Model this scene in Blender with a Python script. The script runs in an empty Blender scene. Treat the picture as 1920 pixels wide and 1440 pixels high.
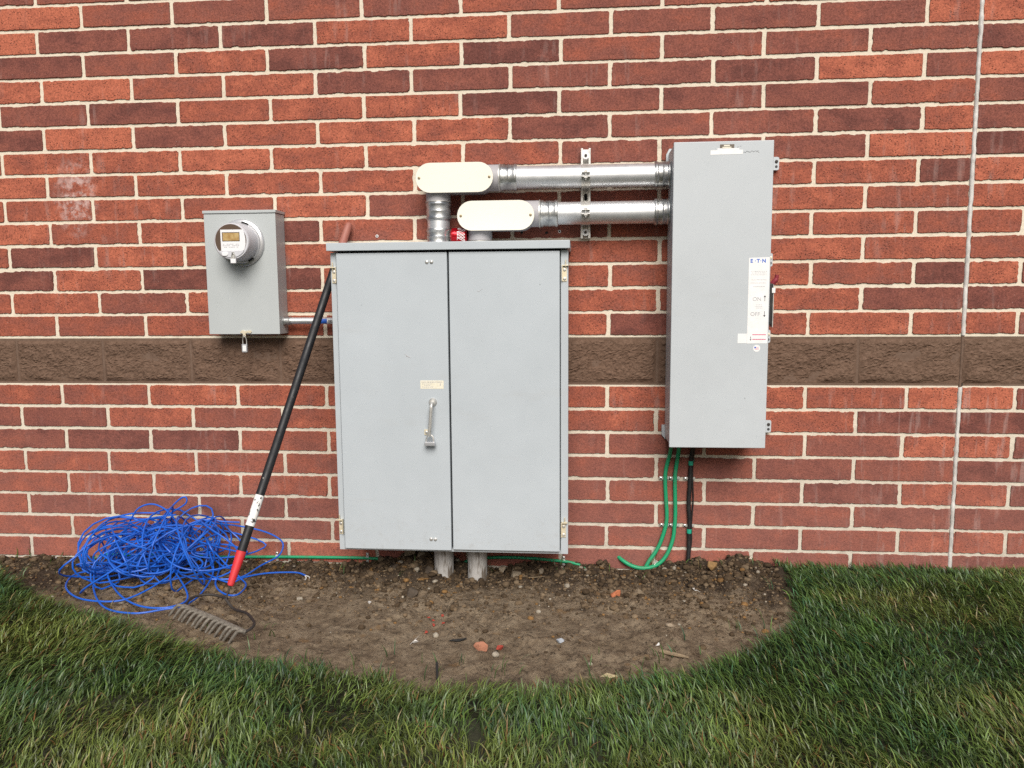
import bpy, bmesh, math, random
import numpy as np
from math import radians as R, pi, sin, cos
from mathutils import Vector, Matrix

S = bpy.context.scene
COL = S.collection

# ------------------------------------------------------------------ camera, sky, sun, exposure
F = 1480.0
cam = bpy.data.cameras.new('camera'); camo = bpy.data.objects.new('camera', cam); COL.objects.link(camo)
cam.sensor_fit = 'HORIZONTAL'; cam.sensor_width = 36.0; cam.lens = 36.0 * F / 1920.0
cam.clip_start = 0.05; cam.clip_end = 500
camo.matrix_world = (Matrix.Translation((2.52718, -3.33909, 1.11136)) @ Matrix.Rotation(0.0876960, 4, 'Z')
                     @ Matrix.Rotation(1.4572368, 4, 'X') @ Matrix.Rotation(-0.0070266, 4, 'Z'))
S.camera = camo
SUN_EL, SUN_AZ = 40.0, 9.0          # azimuth measured from straight out of the wall (-Y) towards +X
W = bpy.data.worlds.new('World'); S.world = W; W.use_nodes = True
wn = W.node_tree.nodes; bg = wn['Background']
sky = wn.new('ShaderNodeTexSky'); sky.sky_type = 'NISHITA'; sky.sun_disc = False
sky.sun_elevation = R(SUN_EL); sky.sun_rotation = R(180 - SUN_AZ)
sky.dust_density = 3.0; sky.ozone_density = 0.6
W.node_tree.links.new(sky.outputs[0], bg.inputs[0]); bg.inputs[1].default_value = 0.055
sl = bpy.data.lights.new('sun', 'SUN'); sl.energy = 3.15; sl.angle = R(36); sl.color = (1.0, 0.955, 0.895)
so = bpy.data.objects.new('sun', sl); COL.objects.link(so)
d = Vector((sin(R(SUN_AZ)) * cos(R(SUN_EL)), -cos(R(SUN_AZ)) * cos(R(SUN_EL)), sin(R(SUN_EL))))
so.rotation_euler = d.to_track_quat('Z', 'Y').to_euler(); so.location = (3, -6, 6)
S.view_settings.view_transform = 'Standard'; S.view_settings.look = 'None'
S.view_settings.exposure = 0.35; S.view_settings.gamma = 1.0
S.render.engine = 'CYCLES'; S.cycles.use_denoising = False; S.cycles.max_bounces = 6

# ------------------------------------------------------------------ noise for geometry
def _hash(ix, iy, seed):
    n = (ix.astype(np.int64) * 374761393 + iy.astype(np.int64) * 668265263 + seed * 1274126177) & 0xffffffff
    n = ((n ^ (n >> 13)) * 1274126177) & 0xffffffff
    return ((n ^ (n >> 16)) & 0xffff) / 65535.0
def vnoise(x, y, seed=0):
    x = np.asarray(x, float); y = np.asarray(y, float)
    ix = np.floor(x); iy = np.floor(y); fx = x - ix; fy = y - iy
    fx = fx * fx * (3 - 2 * fx); fy = fy * fy * (3 - 2 * fy)
    a = _hash(ix, iy, seed); b = _hash(ix + 1, iy, seed); c = _hash(ix, iy + 1, seed); e = _hash(ix + 1, iy + 1, seed)
    return (a * (1 - fx) + b * fx) * (1 - fy) + (c * (1 - fx) + e * fx) * fy
def fbm(x, y, seed=0, oct=4, gain=0.5):
    s = 0; amp = 1; tot = 0
    for o in range(oct):
        s = s + amp * vnoise(x * 2 ** o + 17.3 * o, y * 2 ** o - 9.1 * o, seed + o); tot += amp; amp *= gain
    return s / tot

# ------------------------------------------------------------------ materials
def mat(name, col=(0.5, 0.5, 0.5), rough=0.5, metal=0.0, spec=0.5):
    m = bpy.data.materials.new(name); m.use_nodes = True
    b = m.node_tree.nodes['Principled BSDF']
    b.inputs['Base Color'].default_value = (*col, 1); b.inputs['Roughness'].default_value = rough
    b.inputs['Metallic'].default_value = metal; b.inputs['Specular IOR Level'].default_value = spec
    return m
class NT:
    def __init__(s, m): s.t = m.node_tree; s.n = s.t.nodes; s.b = s.n['Principled BSDF']
    def new(s, typ, **kw):
        x = s.n.new(typ)
        for k, v in kw.items():
            if k in ('operation', 'blend_type', 'data_type', 'attribute_name', 'feature', 'noise_dimensions', 'clamp', 'use_clamp', 'interpolation_type', 'normalize'): setattr(x, k, v)
            else: x.inputs[k].default_value = v
        return x
    def ln(s, a, b): s.t.links.new(a, b)
    def coord(s, scale=(1, 1, 1)):
        tc = s.n.new('ShaderNodeTexCoord'); mp = s.n.new('ShaderNodeMapping'); mp.inputs['Scale'].default_value = scale
        s.ln(tc.outputs['Object'], mp.inputs[0]); return mp.outputs[0]
    def noise(s, scale, detail=3, rough=0.55, vec=None):
        x = s.n.new('ShaderNodeTexNoise'); x.inputs['Scale'].default_value = scale; x.inputs['Detail'].default_value = detail; x.inputs['Roughness'].default_value = rough
        s.ln(vec if vec is not None else s.coord(), x.inputs['Vector']); return x.outputs['Fac']
    def voro(s, scale, vec=None, feature='F1'):
        x = s.n.new('ShaderNodeTexVoronoi'); x.feature = feature; x.inputs['Scale'].default_value = scale
        s.ln(vec if vec is not None else s.coord(), x.inputs['Vector']); return x
    def rng(s, v, a, b, c=0.0, d_=1.0):
        x = s.n.new('ShaderNodeMapRange'); x.inputs[1].default_value = a; x.inputs[2].default_value = b; x.inputs[3].default_value = c; x.inputs[4].default_value = d_
        s.ln(v, x.inputs[0]); return x.outputs[0]
    def math(s, op, a, b=None):
        x = s.n.new('ShaderNodeMath'); x.operation = op
        for i, v in enumerate((a, b)):
            if v is None: continue
            if hasattr(v, 'links'): s.ln(v, x.inputs[i])
            else: x.inputs[i].default_value = v
        return x.outputs[0]
    def mix(s, fac, a, b, blend='MIX'):
        x = s.n.new('ShaderNodeMix'); x.data_type = 'RGBA'; x.blend_type = blend
        for i, v in ((0, fac), (6, a), (7, b)):
            if hasattr(v, 'links'): s.ln(v, x.inputs[i])
            elif i == 0: x.inputs[0].default_value = v
            else: x.inputs[i].default_value = (*v, 1)
        return x.outputs[2]
    def ramp(s, v, stops):
        x = s.n.new('ShaderNodeValToRGB'); el = x.color_ramp.elements
        while len(el) < len(stops): el.new(0.5)
        for e, (p, c) in zip(el, stops): e.position = p; e.color = (*c, 1)
        s.ln(v, x.inputs[0]); return x.outputs[0]
    def bump(s, h, strength=0.3, dist=0.002):
        x = s.n.new('ShaderNodeBump'); x.inputs['Strength'].default_value = strength; x.inputs['Distance'].default_value = dist
        s.ln(h, x.inputs['Height']); s.ln(x.outputs[0], s.b.inputs['Normal'])
    def col(s, c): s.ln(c, s.b.inputs['Base Color'])
    def rough(s, v): s.ln(v, s.b.inputs['Roughness'])

def attr(n, name):
    a = n.n.new('ShaderNodeAttribute'); a.attribute_name = name
    sp = n.n.new('ShaderNodeSeparateColor'); n.ln(a.outputs['Color'], sp.inputs[0]); return sp.outputs, a

# bricks: tone (r), random (g) per brick
M_BRICK = mat('fired clay brick', rough=0.85, spec=0.25); n = NT(M_BRICK)
ao, at_ = attr(n, 'brick')
big = n.noise(9, 2, 0.5, n.coord((1, 1, 1.6))); fine = n.noise(55, 4, 0.7, n.coord((1, 1, 1.6)))
tone = n.math('ADD', ao[0], n.rng(big, 0.3, 0.7, -0.24, 0.24)); tone = n.math('ADD', tone, n.rng(fine, 0.3, 0.7, -0.10, 0.10))
c = n.ramp(tone, [(0.0, (.43, .128, .074)), (0.28, (.305, .088, .054)), (0.6, (.232, .078, .056)), (0.85, (.188, .064, .049)), (1.0, (.140, .049, .039))])
pits = n.voro(105, n.coord((1, 1, 1.6))); pm = n.rng(pits.outputs['Distance'], 0.20, 0.36, 1, 0)
psel = n.rng(n.noise(33, 3), 0.43, 0.54)
light = n.rng(ao[0], 0.25, 0.55, 0.92, 0.16)
c = n.mix(n.math('MULTIPLY', n.math('MULTIPLY', pm, psel), light), c, (.075, .026, .018))
grain = n.rng(n.noise(150, 3, 0.7), 0.33, 0.67, 0.70, 1.30)
gm = n.n.new('ShaderNodeMix'); gm.data_type = 'RGBA'; gm.blend_type = 'MULTIPLY'; gm.inputs[0].default_value = 1.0
cc = n.n.new('ShaderNodeCombineColor'); [n.ln(grain, cc.inputs[i]) for i in range(3)]
n.ln(c, gm.inputs[6]); n.ln(cc.outputs[0], gm.inputs[7]); c = gm.outputs[2]
fl = n.voro(75); flm = n.math('MULTIPLY', n.rng(fl.outputs['Distance'], 0.06, 0.10, 1, 0), n.rng(n.noise(14, 2), 0.56, 0.62))
c = n.mix(n.math('MULTIPLY', flm, 0.75), c, (.52, .43, .37))
streak = n.rng(n.noise(1, 3, 0.6, n.coord((34, 34, 5))), 0.56, 0.74, 0, 0.34)
smask = n.math('MULTIPLY', streak, n.rng(n.noise(1.7, 2), 0.47, 0.62))
c = n.mix(smask, c, (.42, .30, .27))
sm2 = n.math('MULTIPLY', n.rng(n.noise(5.5, 5, 0.75), 0.66, 0.80, 0, 0.5), n.rng(ao[1], 0.45, 0.7))
c = n.mix(sm2, c, (.46, .34, .30))
tc = n.n.new('ShaderNodeTexCoord'); sx = n.n.new('ShaderNodeSeparateXYZ'); n.ln(tc.outputs['Object'], sx.inputs[0])
dxs = n.math('MULTIPLY', n.math('SUBTRACT', sx.outputs[0], -2.17), 9.0); dzs = n.math('MULTIPLY', n.math('SUBTRACT', sx.outputs[2], 1.60), 5.5)
rr = n.math('ADD', n.math('MULTIPLY', dxs, dxs), n.math('MULTIPLY', dzs, dzs))
sp_ = n.math('MULTIPLY', n.rng(rr, 0.0, 1.0, 1.0, 0.0), n.rng(n.noise(26, 5, 0.75), 0.46, 0.62, 0, 0.8)); c = n.mix(sp_, c, (.62, .47, .44))
mr = n.n.new('ShaderNodeMapping'); mr.inputs['Rotation'].default_value = (0, R(14), 0); mr.inputs['Scale'].default_value = (30, 30, 4.2); n.ln(tc.outputs['Object'], mr.inputs[0])
ln_ = n.math('MULTIPLY', n.rng(n.noise(1, 3, 0.6, mr.outputs[0]), 0.58, 0.70, 0, 0.30), n.math('MULTIPLY', n.rng(sx.outputs[0], 0.75, 1.3, 0, 1), n.rng(sx.outputs[2], 1.5, 0.7, 0, 1)))
c = n.mix(ln_, c, (.47, .36, .33))
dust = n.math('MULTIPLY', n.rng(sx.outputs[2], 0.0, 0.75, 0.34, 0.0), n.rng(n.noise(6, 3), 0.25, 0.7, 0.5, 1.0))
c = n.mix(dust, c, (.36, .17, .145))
n.col(c)
hb = n.math('ADD', n.math('MULTIPLY', n.noise(120, 4, 0.7), 1.0), n.math('MULTIPLY', n.math('MULTIPLY', pm, psel), -0.7))
n.bump(hb, 0.45, 0.004)

M_MORT = mat('mortar', rough=0.95, spec=0.1); n = NT(M_MORT)
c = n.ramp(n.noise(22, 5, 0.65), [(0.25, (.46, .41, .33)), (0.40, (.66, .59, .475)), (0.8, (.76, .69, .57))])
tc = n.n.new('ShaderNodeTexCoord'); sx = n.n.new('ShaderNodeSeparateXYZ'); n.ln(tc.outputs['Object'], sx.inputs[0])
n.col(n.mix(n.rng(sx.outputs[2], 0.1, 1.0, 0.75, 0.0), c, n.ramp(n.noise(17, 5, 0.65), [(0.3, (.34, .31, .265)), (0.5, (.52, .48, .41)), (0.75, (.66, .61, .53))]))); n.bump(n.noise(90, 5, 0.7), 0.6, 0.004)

M_CMU = mat('split face concrete', rough=0.95, spec=0.1); n = NT(M_CMU)
c = n.ramp(n.noise(60, 5, 0.7), [(0.3, (.100, .061, .042)), (0.55, (.152, .096, .068)), (0.8, (.200, .132, .096))])
n.col(c); n.bump(n.noise(110, 5, 0.75), 0.35, 0.004)
M_CMUM = mat('brown mortar', (.165, .112, .078), 0.95, spec=0.1); n = NT(M_CMUM)
n.col(n.ramp(n.noise(40, 4), [(0.3, (.125, .080, .058)), (0.7, (.175, .118, .088))])); n.bump(n.noise(120, 4), 0.4, 0.003)
M_SEAL = mat('joint sealant', rough=0.55); n = NT(M_SEAL)
n.col(n.ramp(n.noise(9, 4, 0.6, n.coord((6, 6, 2))), [(0.28, (.40, .385, .365)), (0.5, (.58, .56, .53)), (0.75, (.74, .72, .69))])); n.bump(n.noise(70, 3), 0.3, 0.003)

def painted(name, col, rough=0.42):
    m = mat(name, col, rough); n = NT(m)
    v = n.noise(2.2, 3, 0.6); lo = tuple(x * 0.955 for x in col); hi = tuple(min(1, x * 1.03) for x in col)
    c = n.ramp(v, [(0.3, lo), (0.7, hi)])
    sc = n.voro(7.0); scm = n.math('MULTIPLY', n.rng(sc.outputs['Distance'], 0.015, 0.03, 1, 0), n.rng(n.noise(3.1, 1), 0.5, 0.55))
    c = n.mix(n.math('MULTIPLY', scm, 0.5), c, tuple(x * 0.45 for x in col))
    sm = n.rng(n.noise(1, 4, 0.7, n.coord((2.2, 2.2, 9))), 0.60, 0.76, 0, 0.13)
    c = n.mix(sm, c, (.36, .33, .29))
    n.col(c); n.rough(n.rng(n.noise(18, 4), 0.3, 0.7, rough - 0.05, rough + 0.10)); n.bump(n.noise(2.5, 2), 0.05, 0.02)
    return m
M_CAB = painted('grey powder coat', (.455, .50, .535)); n = NT(M_CAB)
src = n.b.inputs['Base Color'].links[0].from_socket
tc = n.n.new('ShaderNodeTexCoord'); sx = n.n.new('ShaderNodeSeparateXYZ'); n.ln(tc.outputs['Object'], sx.inputs[0])
mud = n.math('MULTIPLY', n.rng(sx.outputs[2], 0.0, 0.22, 1.0, 0.0), n.rng(n.noise(38, 5, 0.7), 0.54, 0.70, 0.0, 0.20))
c = n.mix(mud, src, (.24, .19, .14))
run_ = n.math('MULTIPLY', n.rng(n.noise(1, 3, 0.6, n.coord((26, 26, 1.1))), 0.62, 0.78, 0, 0.10), n.rng(n.noise(1.3, 2), 0.4, 0.6))
n.col(n.mix(run_, c, (.30, .32, .33)))
M_CABF = painted('grey powder coat frame', (.44, .48, .51))
M_DISC = painted('pale grey enamel', (.485, .52, .545))
M_METR = painted('warm grey enamel', (.44, .47, .475))
M_FIT = painted('grey cast fitting', (.38, .37, .385), 0.5)
M_COVER = painted('cream cover plate', (.82, .79, .685), 0.5)
M_PIPE = mat('galvanised tube', (.66, .675, .69), 0.5, 0.8); n = NT(M_PIPE)
n.col(n.ramp(n.noise(30, 4), [(0.3, (.66, .68, .70)), (0.7, (.78, .79, .80))])); n.rough(n.rng(n.noise(12, 4), 0.3, 0.7, 0.42, 0.52))
M_COUP = mat('zinc casting', (.55, .56, .56), 0.3, 0.9); n = NT(M_COUP)
n.col(n.ramp(n.noise(26, 4, 0.6), [(0.35, (.33, .34, .35)), (0.6, (.62, .63, .62)), (0.8, (.74, .71, .64))])); n.rough(n.rng(n.noise(40, 4), 0.3, 0.7, 0.26, 0.48)); n.bump(n.noise(55, 3), 0.35, 0.003)
M_STEEL = mat('zinc plated steel', (.62, .61, .58), 0.42, 0.65); n = NT(M_STEEL)
n.col(n.ramp(n.noise(45, 4), [(0.3, (.50, .49, .46)), (0.7, (.72, .71, .68))]))
M_BRASS = mat('yellow zinc', (.80, .70, .48), 0.42, 0.4); n = NT(M_BRASS); n.col(n.ramp(n.noise(60, 3), [(0.3, (.72, .63, .44)), (0.7, (.84, .77, .61))]))
M_DARK = mat('dark gap', (.015, .015, .015), 0.9)
M_WHITE = mat('white label', (.80, .80, .80), 0.45); n = NT(M_WHITE); n.col(n.ramp(n.noise(40, 3), [(0.3, (.77, .77, .76)), (0.7, (.83, .83, .83))]))
M_CREAM = mat('cream label', (.74, .70, .56), 0.5); n = NT(M_CREAM); n.col(n.ramp(n.noise(70, 3), [(0.3, (.70, .66, .52)), (0.7, (.78, .74, .62))]))
M_PGREY = mat('grey print', (.42, .42, .43), 0.5)
M_PDARK = mat('dark print', (.04, .04, .045), 0.5)
M_PBLUE = mat('blue print', (.03, .13, .55), 0.5)
M_PRED = mat('pink red print', (.62, .10, .20), 0.5)
M_PPINK = mat('pale pink print', (.78, .45, .50), 0.5)
M_PVC = mat('grey conduit plastic', (.47, .46, .45), 0.5); n = NT(M_PVC)
dr = n.rng(n.noise(1, 3, 0.6, n.coord((40, 40, 7))), 0.53, 0.62)
n.col(n.mix(dr, n.ramp(n.noise(20, 4), [(0.3, (.36, .345, .325)), (0.7, (.53, .52, .51))]), (.15, .125, .10)))
def insul(name, col, rough=0.35, dirt=(.12, .09, .06), amt=0.35):
    m = mat(name, col, rough); n = NT(m)
    n.col(n.mix(n.rng(n.noise(30, 4, 0.7), 0.5, 0.75, 0, amt), col, dirt)); n.rough(n.rng(n.noise(60, 3), 0.3, 0.7, rough, rough + 0.2)); return m
M_GREEN = insul('green insulation', (.012, .30, .135), 0.4)
M_BLACKC = insul('black insulation', (.012, .012, .013), 0.4, amt=0.15)
M_BLUE = insul('blue insulation', (.009, .112, .57), 0.36, amt=0.16)
M_TEAL = mat('green tape', (.015, .34, .22), 0.45)
M_HANDLE = mat('black handle paint', (.012, .013, .016), 0.35); n = NT(M_HANDLE)
ch = n.math('MULTIPLY', n.rng(n.voro(46).outputs['Distance'], 0.10, 0.16, 1, 0), n.rng(n.noise(8, 2), 0.60, 0.66))
n.col(n.mix(ch, (.010, .0105, .013), (.30, .28, .25))); n.rough(n.rng(n.noise(30, 3), 0.3, 0.7, 0.45, 0.65))
M_TAPE = mat('torn white tape', (.8, .8, .8), 0.6); n = NT(M_TAPE)
n.col(n.mix(n.rng(n.noise(48, 4, 0.6), 0.56, 0.60), (.80, .80, .78), (.03, .03, .03)))
M_RED = insul('red plastic', (.62, .030, .040), 0.4, amt=0.25)
M_PINK = mat('bare pinkish wood', (.46, .155, .115), 0.6); n = NT(M_PINK)
n.col(n.ramp(n.noise(1, 4, 0.6, n.coord((60, 60, 8))), [(0.3, (.29, .100, .075)), (0.7, (.36, .145, .11))]))
M_IRON = mat('muddy iron', (.20, .185, .165), 0.75, 0.25); n = NT(M_IRON)
n.col(n.ramp(n.noise(70, 5, 0.7), [(0.3, (.09, .075, .058)), (0.55, (.20, .18, .15)), (0.75, (.32, .285, .235))])); n.bump(n.noise(160, 4), 0.5, 0.003)
M_DIRON = mat('dark iron rod', (.045, .038, .034), 0.6, 0.4)
M_CANR = mat('red can lacquer', (.42, .004, .012), 0.18, 0.55)
M_ALU = mat('bare aluminium', (.72, .72, .72), 0.3, 1.0)
M_PLGREY = mat('meter grey plastic', (.57, .575, .61), 0.35)
M_PLRING = mat('meter ring', (.58, .585, .60), 0.3, 0.5)
M_FACEP = mat('meter face plate', (.78, .78, .80), 0.4)
M_BROWNI = mat('meter inside', (.10, .065, .045), 0.35)
M_LCD = mat('amber display', (.42, .28, .11), 0.3); n = NT(M_LCD); n.col(n.ramp(n.noise(60, 2), [(0.35, (.36, .22, .08)), (0.65, (.50, .36, .16))]))
M_PADL = mat('padlock body', (.56, .57, .60), 0.35, 0.6)

# soil: wet (dark) and dry (pale) ground, red clay specks
M_SOIL = mat('bare soil', rough=0.92, spec=0.2); n = NT(M_SOIL)
so_, _a = attr(n, 'wet')
base = n.ramp(n.noise(16, 6, 0.7), [(0.28, (.080, .056, .036)), (0.44, (.195, .143, .094)), (0.66, (.325, .252, .172))])
dark = n.ramp(n.noise(24, 6, 0.7), [(0.3, (.032, .023, .016)), (0.55, (.070, .050, .034)), (0.78, (.125, .090, .060))])
w = n.math('ADD', so_[0], n.rng(n.noise(7, 5, 0.65), 0.3, 0.7, -0.35, 0.35))
c = n.mix(n.rng(w, 0.3, 0.7), base, dark)
gr = n.voro(120); gs = n.math('MULTIPLY', n.rng(gr.outputs['Distance'], 0.10, 0.20, 1, 0), n.rng(n.noise(60, 1), 0.55, 0.6))
c = n.mix(n.math('MULTIPLY', gs, 0.7), c, (.36, .31, .25))
cr = n.rng(n.noise(62, 5, 0.8), 0.36, 0.46, 0.80, 0)
c = n.mix(cr, c, (.022, .016, .011))
oc = n.rng(n.noise(11, 3, 0.6), 0.64, 0.72, 0, 0.5); c = n.mix(oc, c, (.26, .145, .055))
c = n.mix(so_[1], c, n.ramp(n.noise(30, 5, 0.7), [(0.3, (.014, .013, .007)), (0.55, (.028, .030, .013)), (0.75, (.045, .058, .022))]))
n.col(c); n.bump(n.noise(85, 6, 0.8), 1.0, 0.014)
n.rough(n.rng(w, 0.2, 0.9, 0.95, 0.75))
M_CLOD = mat('soil clod', rough=0.95, spec=0.15); n = NT(M_CLOD)
co_, ca_ = attr(n, 'tint'); c = n.ramp(n.noise(70, 5, 0.7), [(0.3, (.55, .55, .55)), (0.75, (1.5, 1.45, 1.4))])
n.col(n.mix(1.0, ca_.outputs['Color'], c, 'MULTIPLY')); n.bump(n.noise(180, 4), 0.7, 0.004)
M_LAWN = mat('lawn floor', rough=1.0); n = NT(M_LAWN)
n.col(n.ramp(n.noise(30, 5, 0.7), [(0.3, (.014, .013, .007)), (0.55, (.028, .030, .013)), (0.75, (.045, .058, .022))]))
M_GRASS = bpy.data.materials.new('grass blade'); M_GRASS.use_nodes = True; n = NT(M_GRASS)
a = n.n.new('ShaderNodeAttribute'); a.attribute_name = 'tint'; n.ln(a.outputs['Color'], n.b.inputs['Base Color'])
n.b.inputs['Roughness'].default_value = 0.42; n.b.inputs['Specular IOR Level'].default_value = 0.45
tr = n.n.new('ShaderNodeBsdfTranslucent'); n.ln(a.outputs['Color'], tr.inputs[0])
mx = n.n.new('ShaderNodeMixShader'); mx.inputs[0].default_value = 0.22
n.ln(n.b.outputs[0], mx.inputs[1]); n.ln(tr.outputs[0], mx.inputs[2]); n.ln(mx.outputs[0], n.n['Material Output'].inputs[0])
def stone(name, col, rough=0.85):
    m = mat(name, col, rough); n = NT(m)
    n.col(n.ramp(n.noise(90, 4, 0.65), [(0.3, tuple(x * 0.62 for x in col)), (0.7, tuple(min(1, x * 1.12) for x in col))])); n.bump(n.noise(150, 4), 0.5, 0.003); return m

# ------------------------------------------------------------------ mesh helpers (all coordinates are world metres)
class MB:
    def __init__(s): s.v = []; s.f = []
    def add(s, vs, fs):
        o = len(s.v); s.v += [tuple(p) for p in vs]; s.f += [tuple(i + o for i in q) for q in fs]; return s
    def box(s, x0, x1, y0, y1, z0, z1, bev=0.002, seg=2):
        bm = bmesh.new(); bmesh.ops.create_cube(bm, size=1.0)
        for v in bm.verts: v.co = Vector(((x0 + x1) / 2 + v.co.x * (x1 - x0), (y0 + y1) / 2 + v.co.y * (y1 - y0), (z0 + z1) / 2 + v.co.z * (z1 - z0)))
        if bev > 0: bmesh.ops.bevel(bm, geom=bm.edges[:], offset=min(bev, 0.45 * min(x1 - x0, y1 - y0, z1 - z0)), segments=seg, profile=0.6, affect='EDGES')
        return s.bm(bm)
    def bm(s, bm):
        bm.verts.index_update(); s.add([v.co[:] for v in bm.verts], [[v.index for v in f.verts] for f in bm.faces]); bm.free(); return s
    def lathe(s, o, axis, prof, n=32, closed=True):
        ax = Vector(axis).normalized(); o = Vector(o); t = Vector((0, 0, 1)) if abs(ax.z) < 0.9 else Vector((1, 0, 0))
        u = ax.cross(t).normalized(); w_ = ax.cross(u); vs = []; fs = []
        for (h, r) in prof:
            for k in range(n): q = 2 * pi * k / n; vs.append(o + ax * h + u * r * cos(q) + w_ * r * sin(q))
        for i in range(len(prof) - 1):
            for k in range(n): k2 = (k + 1) % n; fs.append((i * n + k, i * n + k2, (i + 1) * n + k2, (i + 1) * n + k))
        if closed: fs.append(tuple(range(n))[::-1]); L = (len(prof) - 1) * n; fs.append(tuple(L + k for k in range(n)))
        return s.add(vs, fs)
    def cyl(s, a, b, r, n=24, r2=None):
        a = Vector(a); b = Vector(b); r2 = r if r2 is None else r2; L = (b - a).length; e = min(0.0012, L * 0.2, r * 0.3)
        return s.lathe(a, b - a, [(0, r - e), (e, r), (L - e, r2), (L, r2 - e)], n)
    def tube(s, pts, r, n=10, caps=True):
        P = [Vector(p) for p in pts]; m = len(P); rr = r if isinstance(r, (list, tuple)) else [r] * m
        T = [(P[min(i + 1, m - 1)] - P[max(i - 1, 0)]).normalized() for i in range(m)]
        u = T[0].orthogonal().normalized(); vs = []; fs = []
        for i in range(m):
            u = (u - T[i] * u.dot(T[i])); u = u.normalized() if u.length > 1e-6 else T[i].orthogonal().normalized()
            w_ = T[i].cross(u)
            for k in range(n): q = 2 * pi * k / n; vs.append(P[i] + (u * cos(q) + w_ * sin(q)) * rr[i])
        for i in range(m - 1):
            for k in range(n): k2 = (k + 1) % n; fs.append((i * n + k, i * n + k2, (i + 1) * n + k2, (i + 1) * n + k))
        if caps: fs.append(tuple(range(n))[::-1]); fs.append(tuple((m - 1) * n + k for k in range(n)))
        return s.add(vs, fs)
    def prism(s, out, y0, y1, ch=0.0015):       # outline in (x, z), front at y1 (< y0)
        m = len(out); cx = sum(p[0] for p in out) / m; cz = sum(p[1] for p in out) / m
        def ins(p):
            L = math.hypot(p[0] - cx, p[1] - cz); k = (L - ch) / L if L > 2 * ch else 0.6; return (cx + (p[0] - cx) * k, cz + (p[1] - cz) * k)
        vs = [(p[0], y0, p[1]) for p in out] + [(p[0], y1 + ch, p[1]) for p in out] + [(ins(p)[0], y1, ins(p)[1]) for p in out]
        fs = []
        for r_ in range(2):
            for k in range(m): k2 = (k + 1) % m; fs.append((r_ * m + k, r_ * m + k2, (r_ + 1) * m + k2, (r_ + 1) * m + k))
        fs.append(tuple(range(m))[::-1]); fs.append(tuple(2 * m + k for k in range(m)))
        return s.add(vs, fs)
def stadium(x0, x1, z, r, n=14):
    o = [(x1 - r + r * cos(q), z + r * sin(q)) for q in np.linspace(-pi / 2, pi / 2, n)]
    return o + [(x0 + r + r * cos(q), z + r * sin(q)) for q in np.linspace(pi / 2, 3 * pi / 2, n)]
def circ(x, z, r, n=24): return [(x + r * cos(q), z + r * sin(q)) for q in np.linspace(0, 2 * pi, n, endpoint=False)]
def rrect(x0, x1, z0, z1, r, n=5):
    o = []
    for cx, cz, a0 in ((x1 - r, z1 - r, 0), (x0 + r, z1 - r, pi / 2), (x0 + r, z0 + r, pi), (x1 - r, z0 + r, 3 * pi / 2)):
        o += [(cx + r * cos(a0 + q), cz + r * sin(a0 + q)) for q in np.linspace(0, pi / 2, n)]
    return o
def spline(P, per=8, closed=False):
    P = [Vector(p) for p in P]; o = []; m = len(P)
    for i in range(m if closed else m - 1):
        if closed: a, b, c_, e = P[(i - 1) % m], P[i], P[(i + 1) % m], P[(i + 2) % m]
        else: a, b, c_, e = P[max(i - 1, 0)], P[i], P[i + 1], P[min(i + 2, m - 1)]
        for k in range(per):
            t = k / per
            o.append(0.5 * ((2 * b) + (c_ - a) * t + (2 * a - 5 * b + 4 * c_ - e) * t * t + (3 * b - a - 3 * c_ + e) * t ** 3))
    if not closed: o.append(P[-1])
    return o

ORG = {}
def thing(name, loc, label, cat, group=None):
    o = bpy.data.objects.new(name, None); COL.objects.link(o); o.location = loc; o.empty_display_size = 0.05
    o['label'] = label; o['category'] = cat
    if group: o['group'] = group
    ORG[o.name] = Vector(loc); return o
def root_of(o):
    while o.parent: o = o.parent
    return o
def part(name, mb, m, parent=None, smooth=True, ang=38, label=None):
    me = bpy.data.meshes.new(name)
    org = Vector((0, 0, 0))
    if parent is not None: org = ORG.get(root_of(parent).name, Vector((0, 0, 0)))
    me.from_pydata([(x - org.x, y - org.y, z - org.z) for x, y, z in mb.v], [], mb.f); me.update()
    bm = bmesh.new(); bm.from_mesh(me); bmesh.ops.recalc_face_normals(bm, faces=bm.faces[:]); bm.to_mesh(me); bm.free()
    for mm in (m if isinstance(m, (list, tuple)) else [m]): me.materials.append(mm)
    if smooth: me.shade_smooth(); me.set_sharp_from_angle(angle=R(ang))
    o = bpy.data.objects.new(name, me); COL.objects.link(o)
    if smooth: wm = o.modifiers.new('weighted', 'WEIGHTED_NORMAL'); wm.keep_sharp = True; wm.weight = 80
    if parent is not None: o.parent = parent
    if label: o['label'] = label
    return o
def solo(name, mb, m, label, cat, group=None, loc=None, smooth=True, ang=38):
    """a thing that is one mesh; its origin is moved to loc"""
    if loc is None:
        a_ = np.array(mb.v); loc = (a_[:, 0].mean(), a_[:, 1].mean(), a_[:, 2].min())
    ORG['__tmp'] = Vector(loc)
    me_mb = MB(); me_mb.v = [(x - loc[0], y - loc[1], z - loc[2]) for x, y, z in mb.v]; me_mb.f = mb.f
    o = part(name, me_mb, m, None, smooth, ang); o.location = loc
    o['label'] = label; o['category'] = cat
    if group: o['group'] = group
    ORG[o.name] = Vector(loc); return o
def copy_thing(src, loc, label=None, rot=None):
    r = src.copy(); COL.objects.link(r); r.location = loc
    if rot is not None: r.rotation_euler = rot
    if label: r['label'] = label
    for ch in list(src.children):
        c_ = ch.copy(); COL.objects.link(c_); c_.parent = r
        for g_ in ch.children: e = g_.copy(); COL.objects.link(e); e.parent = c_
    return r
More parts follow.
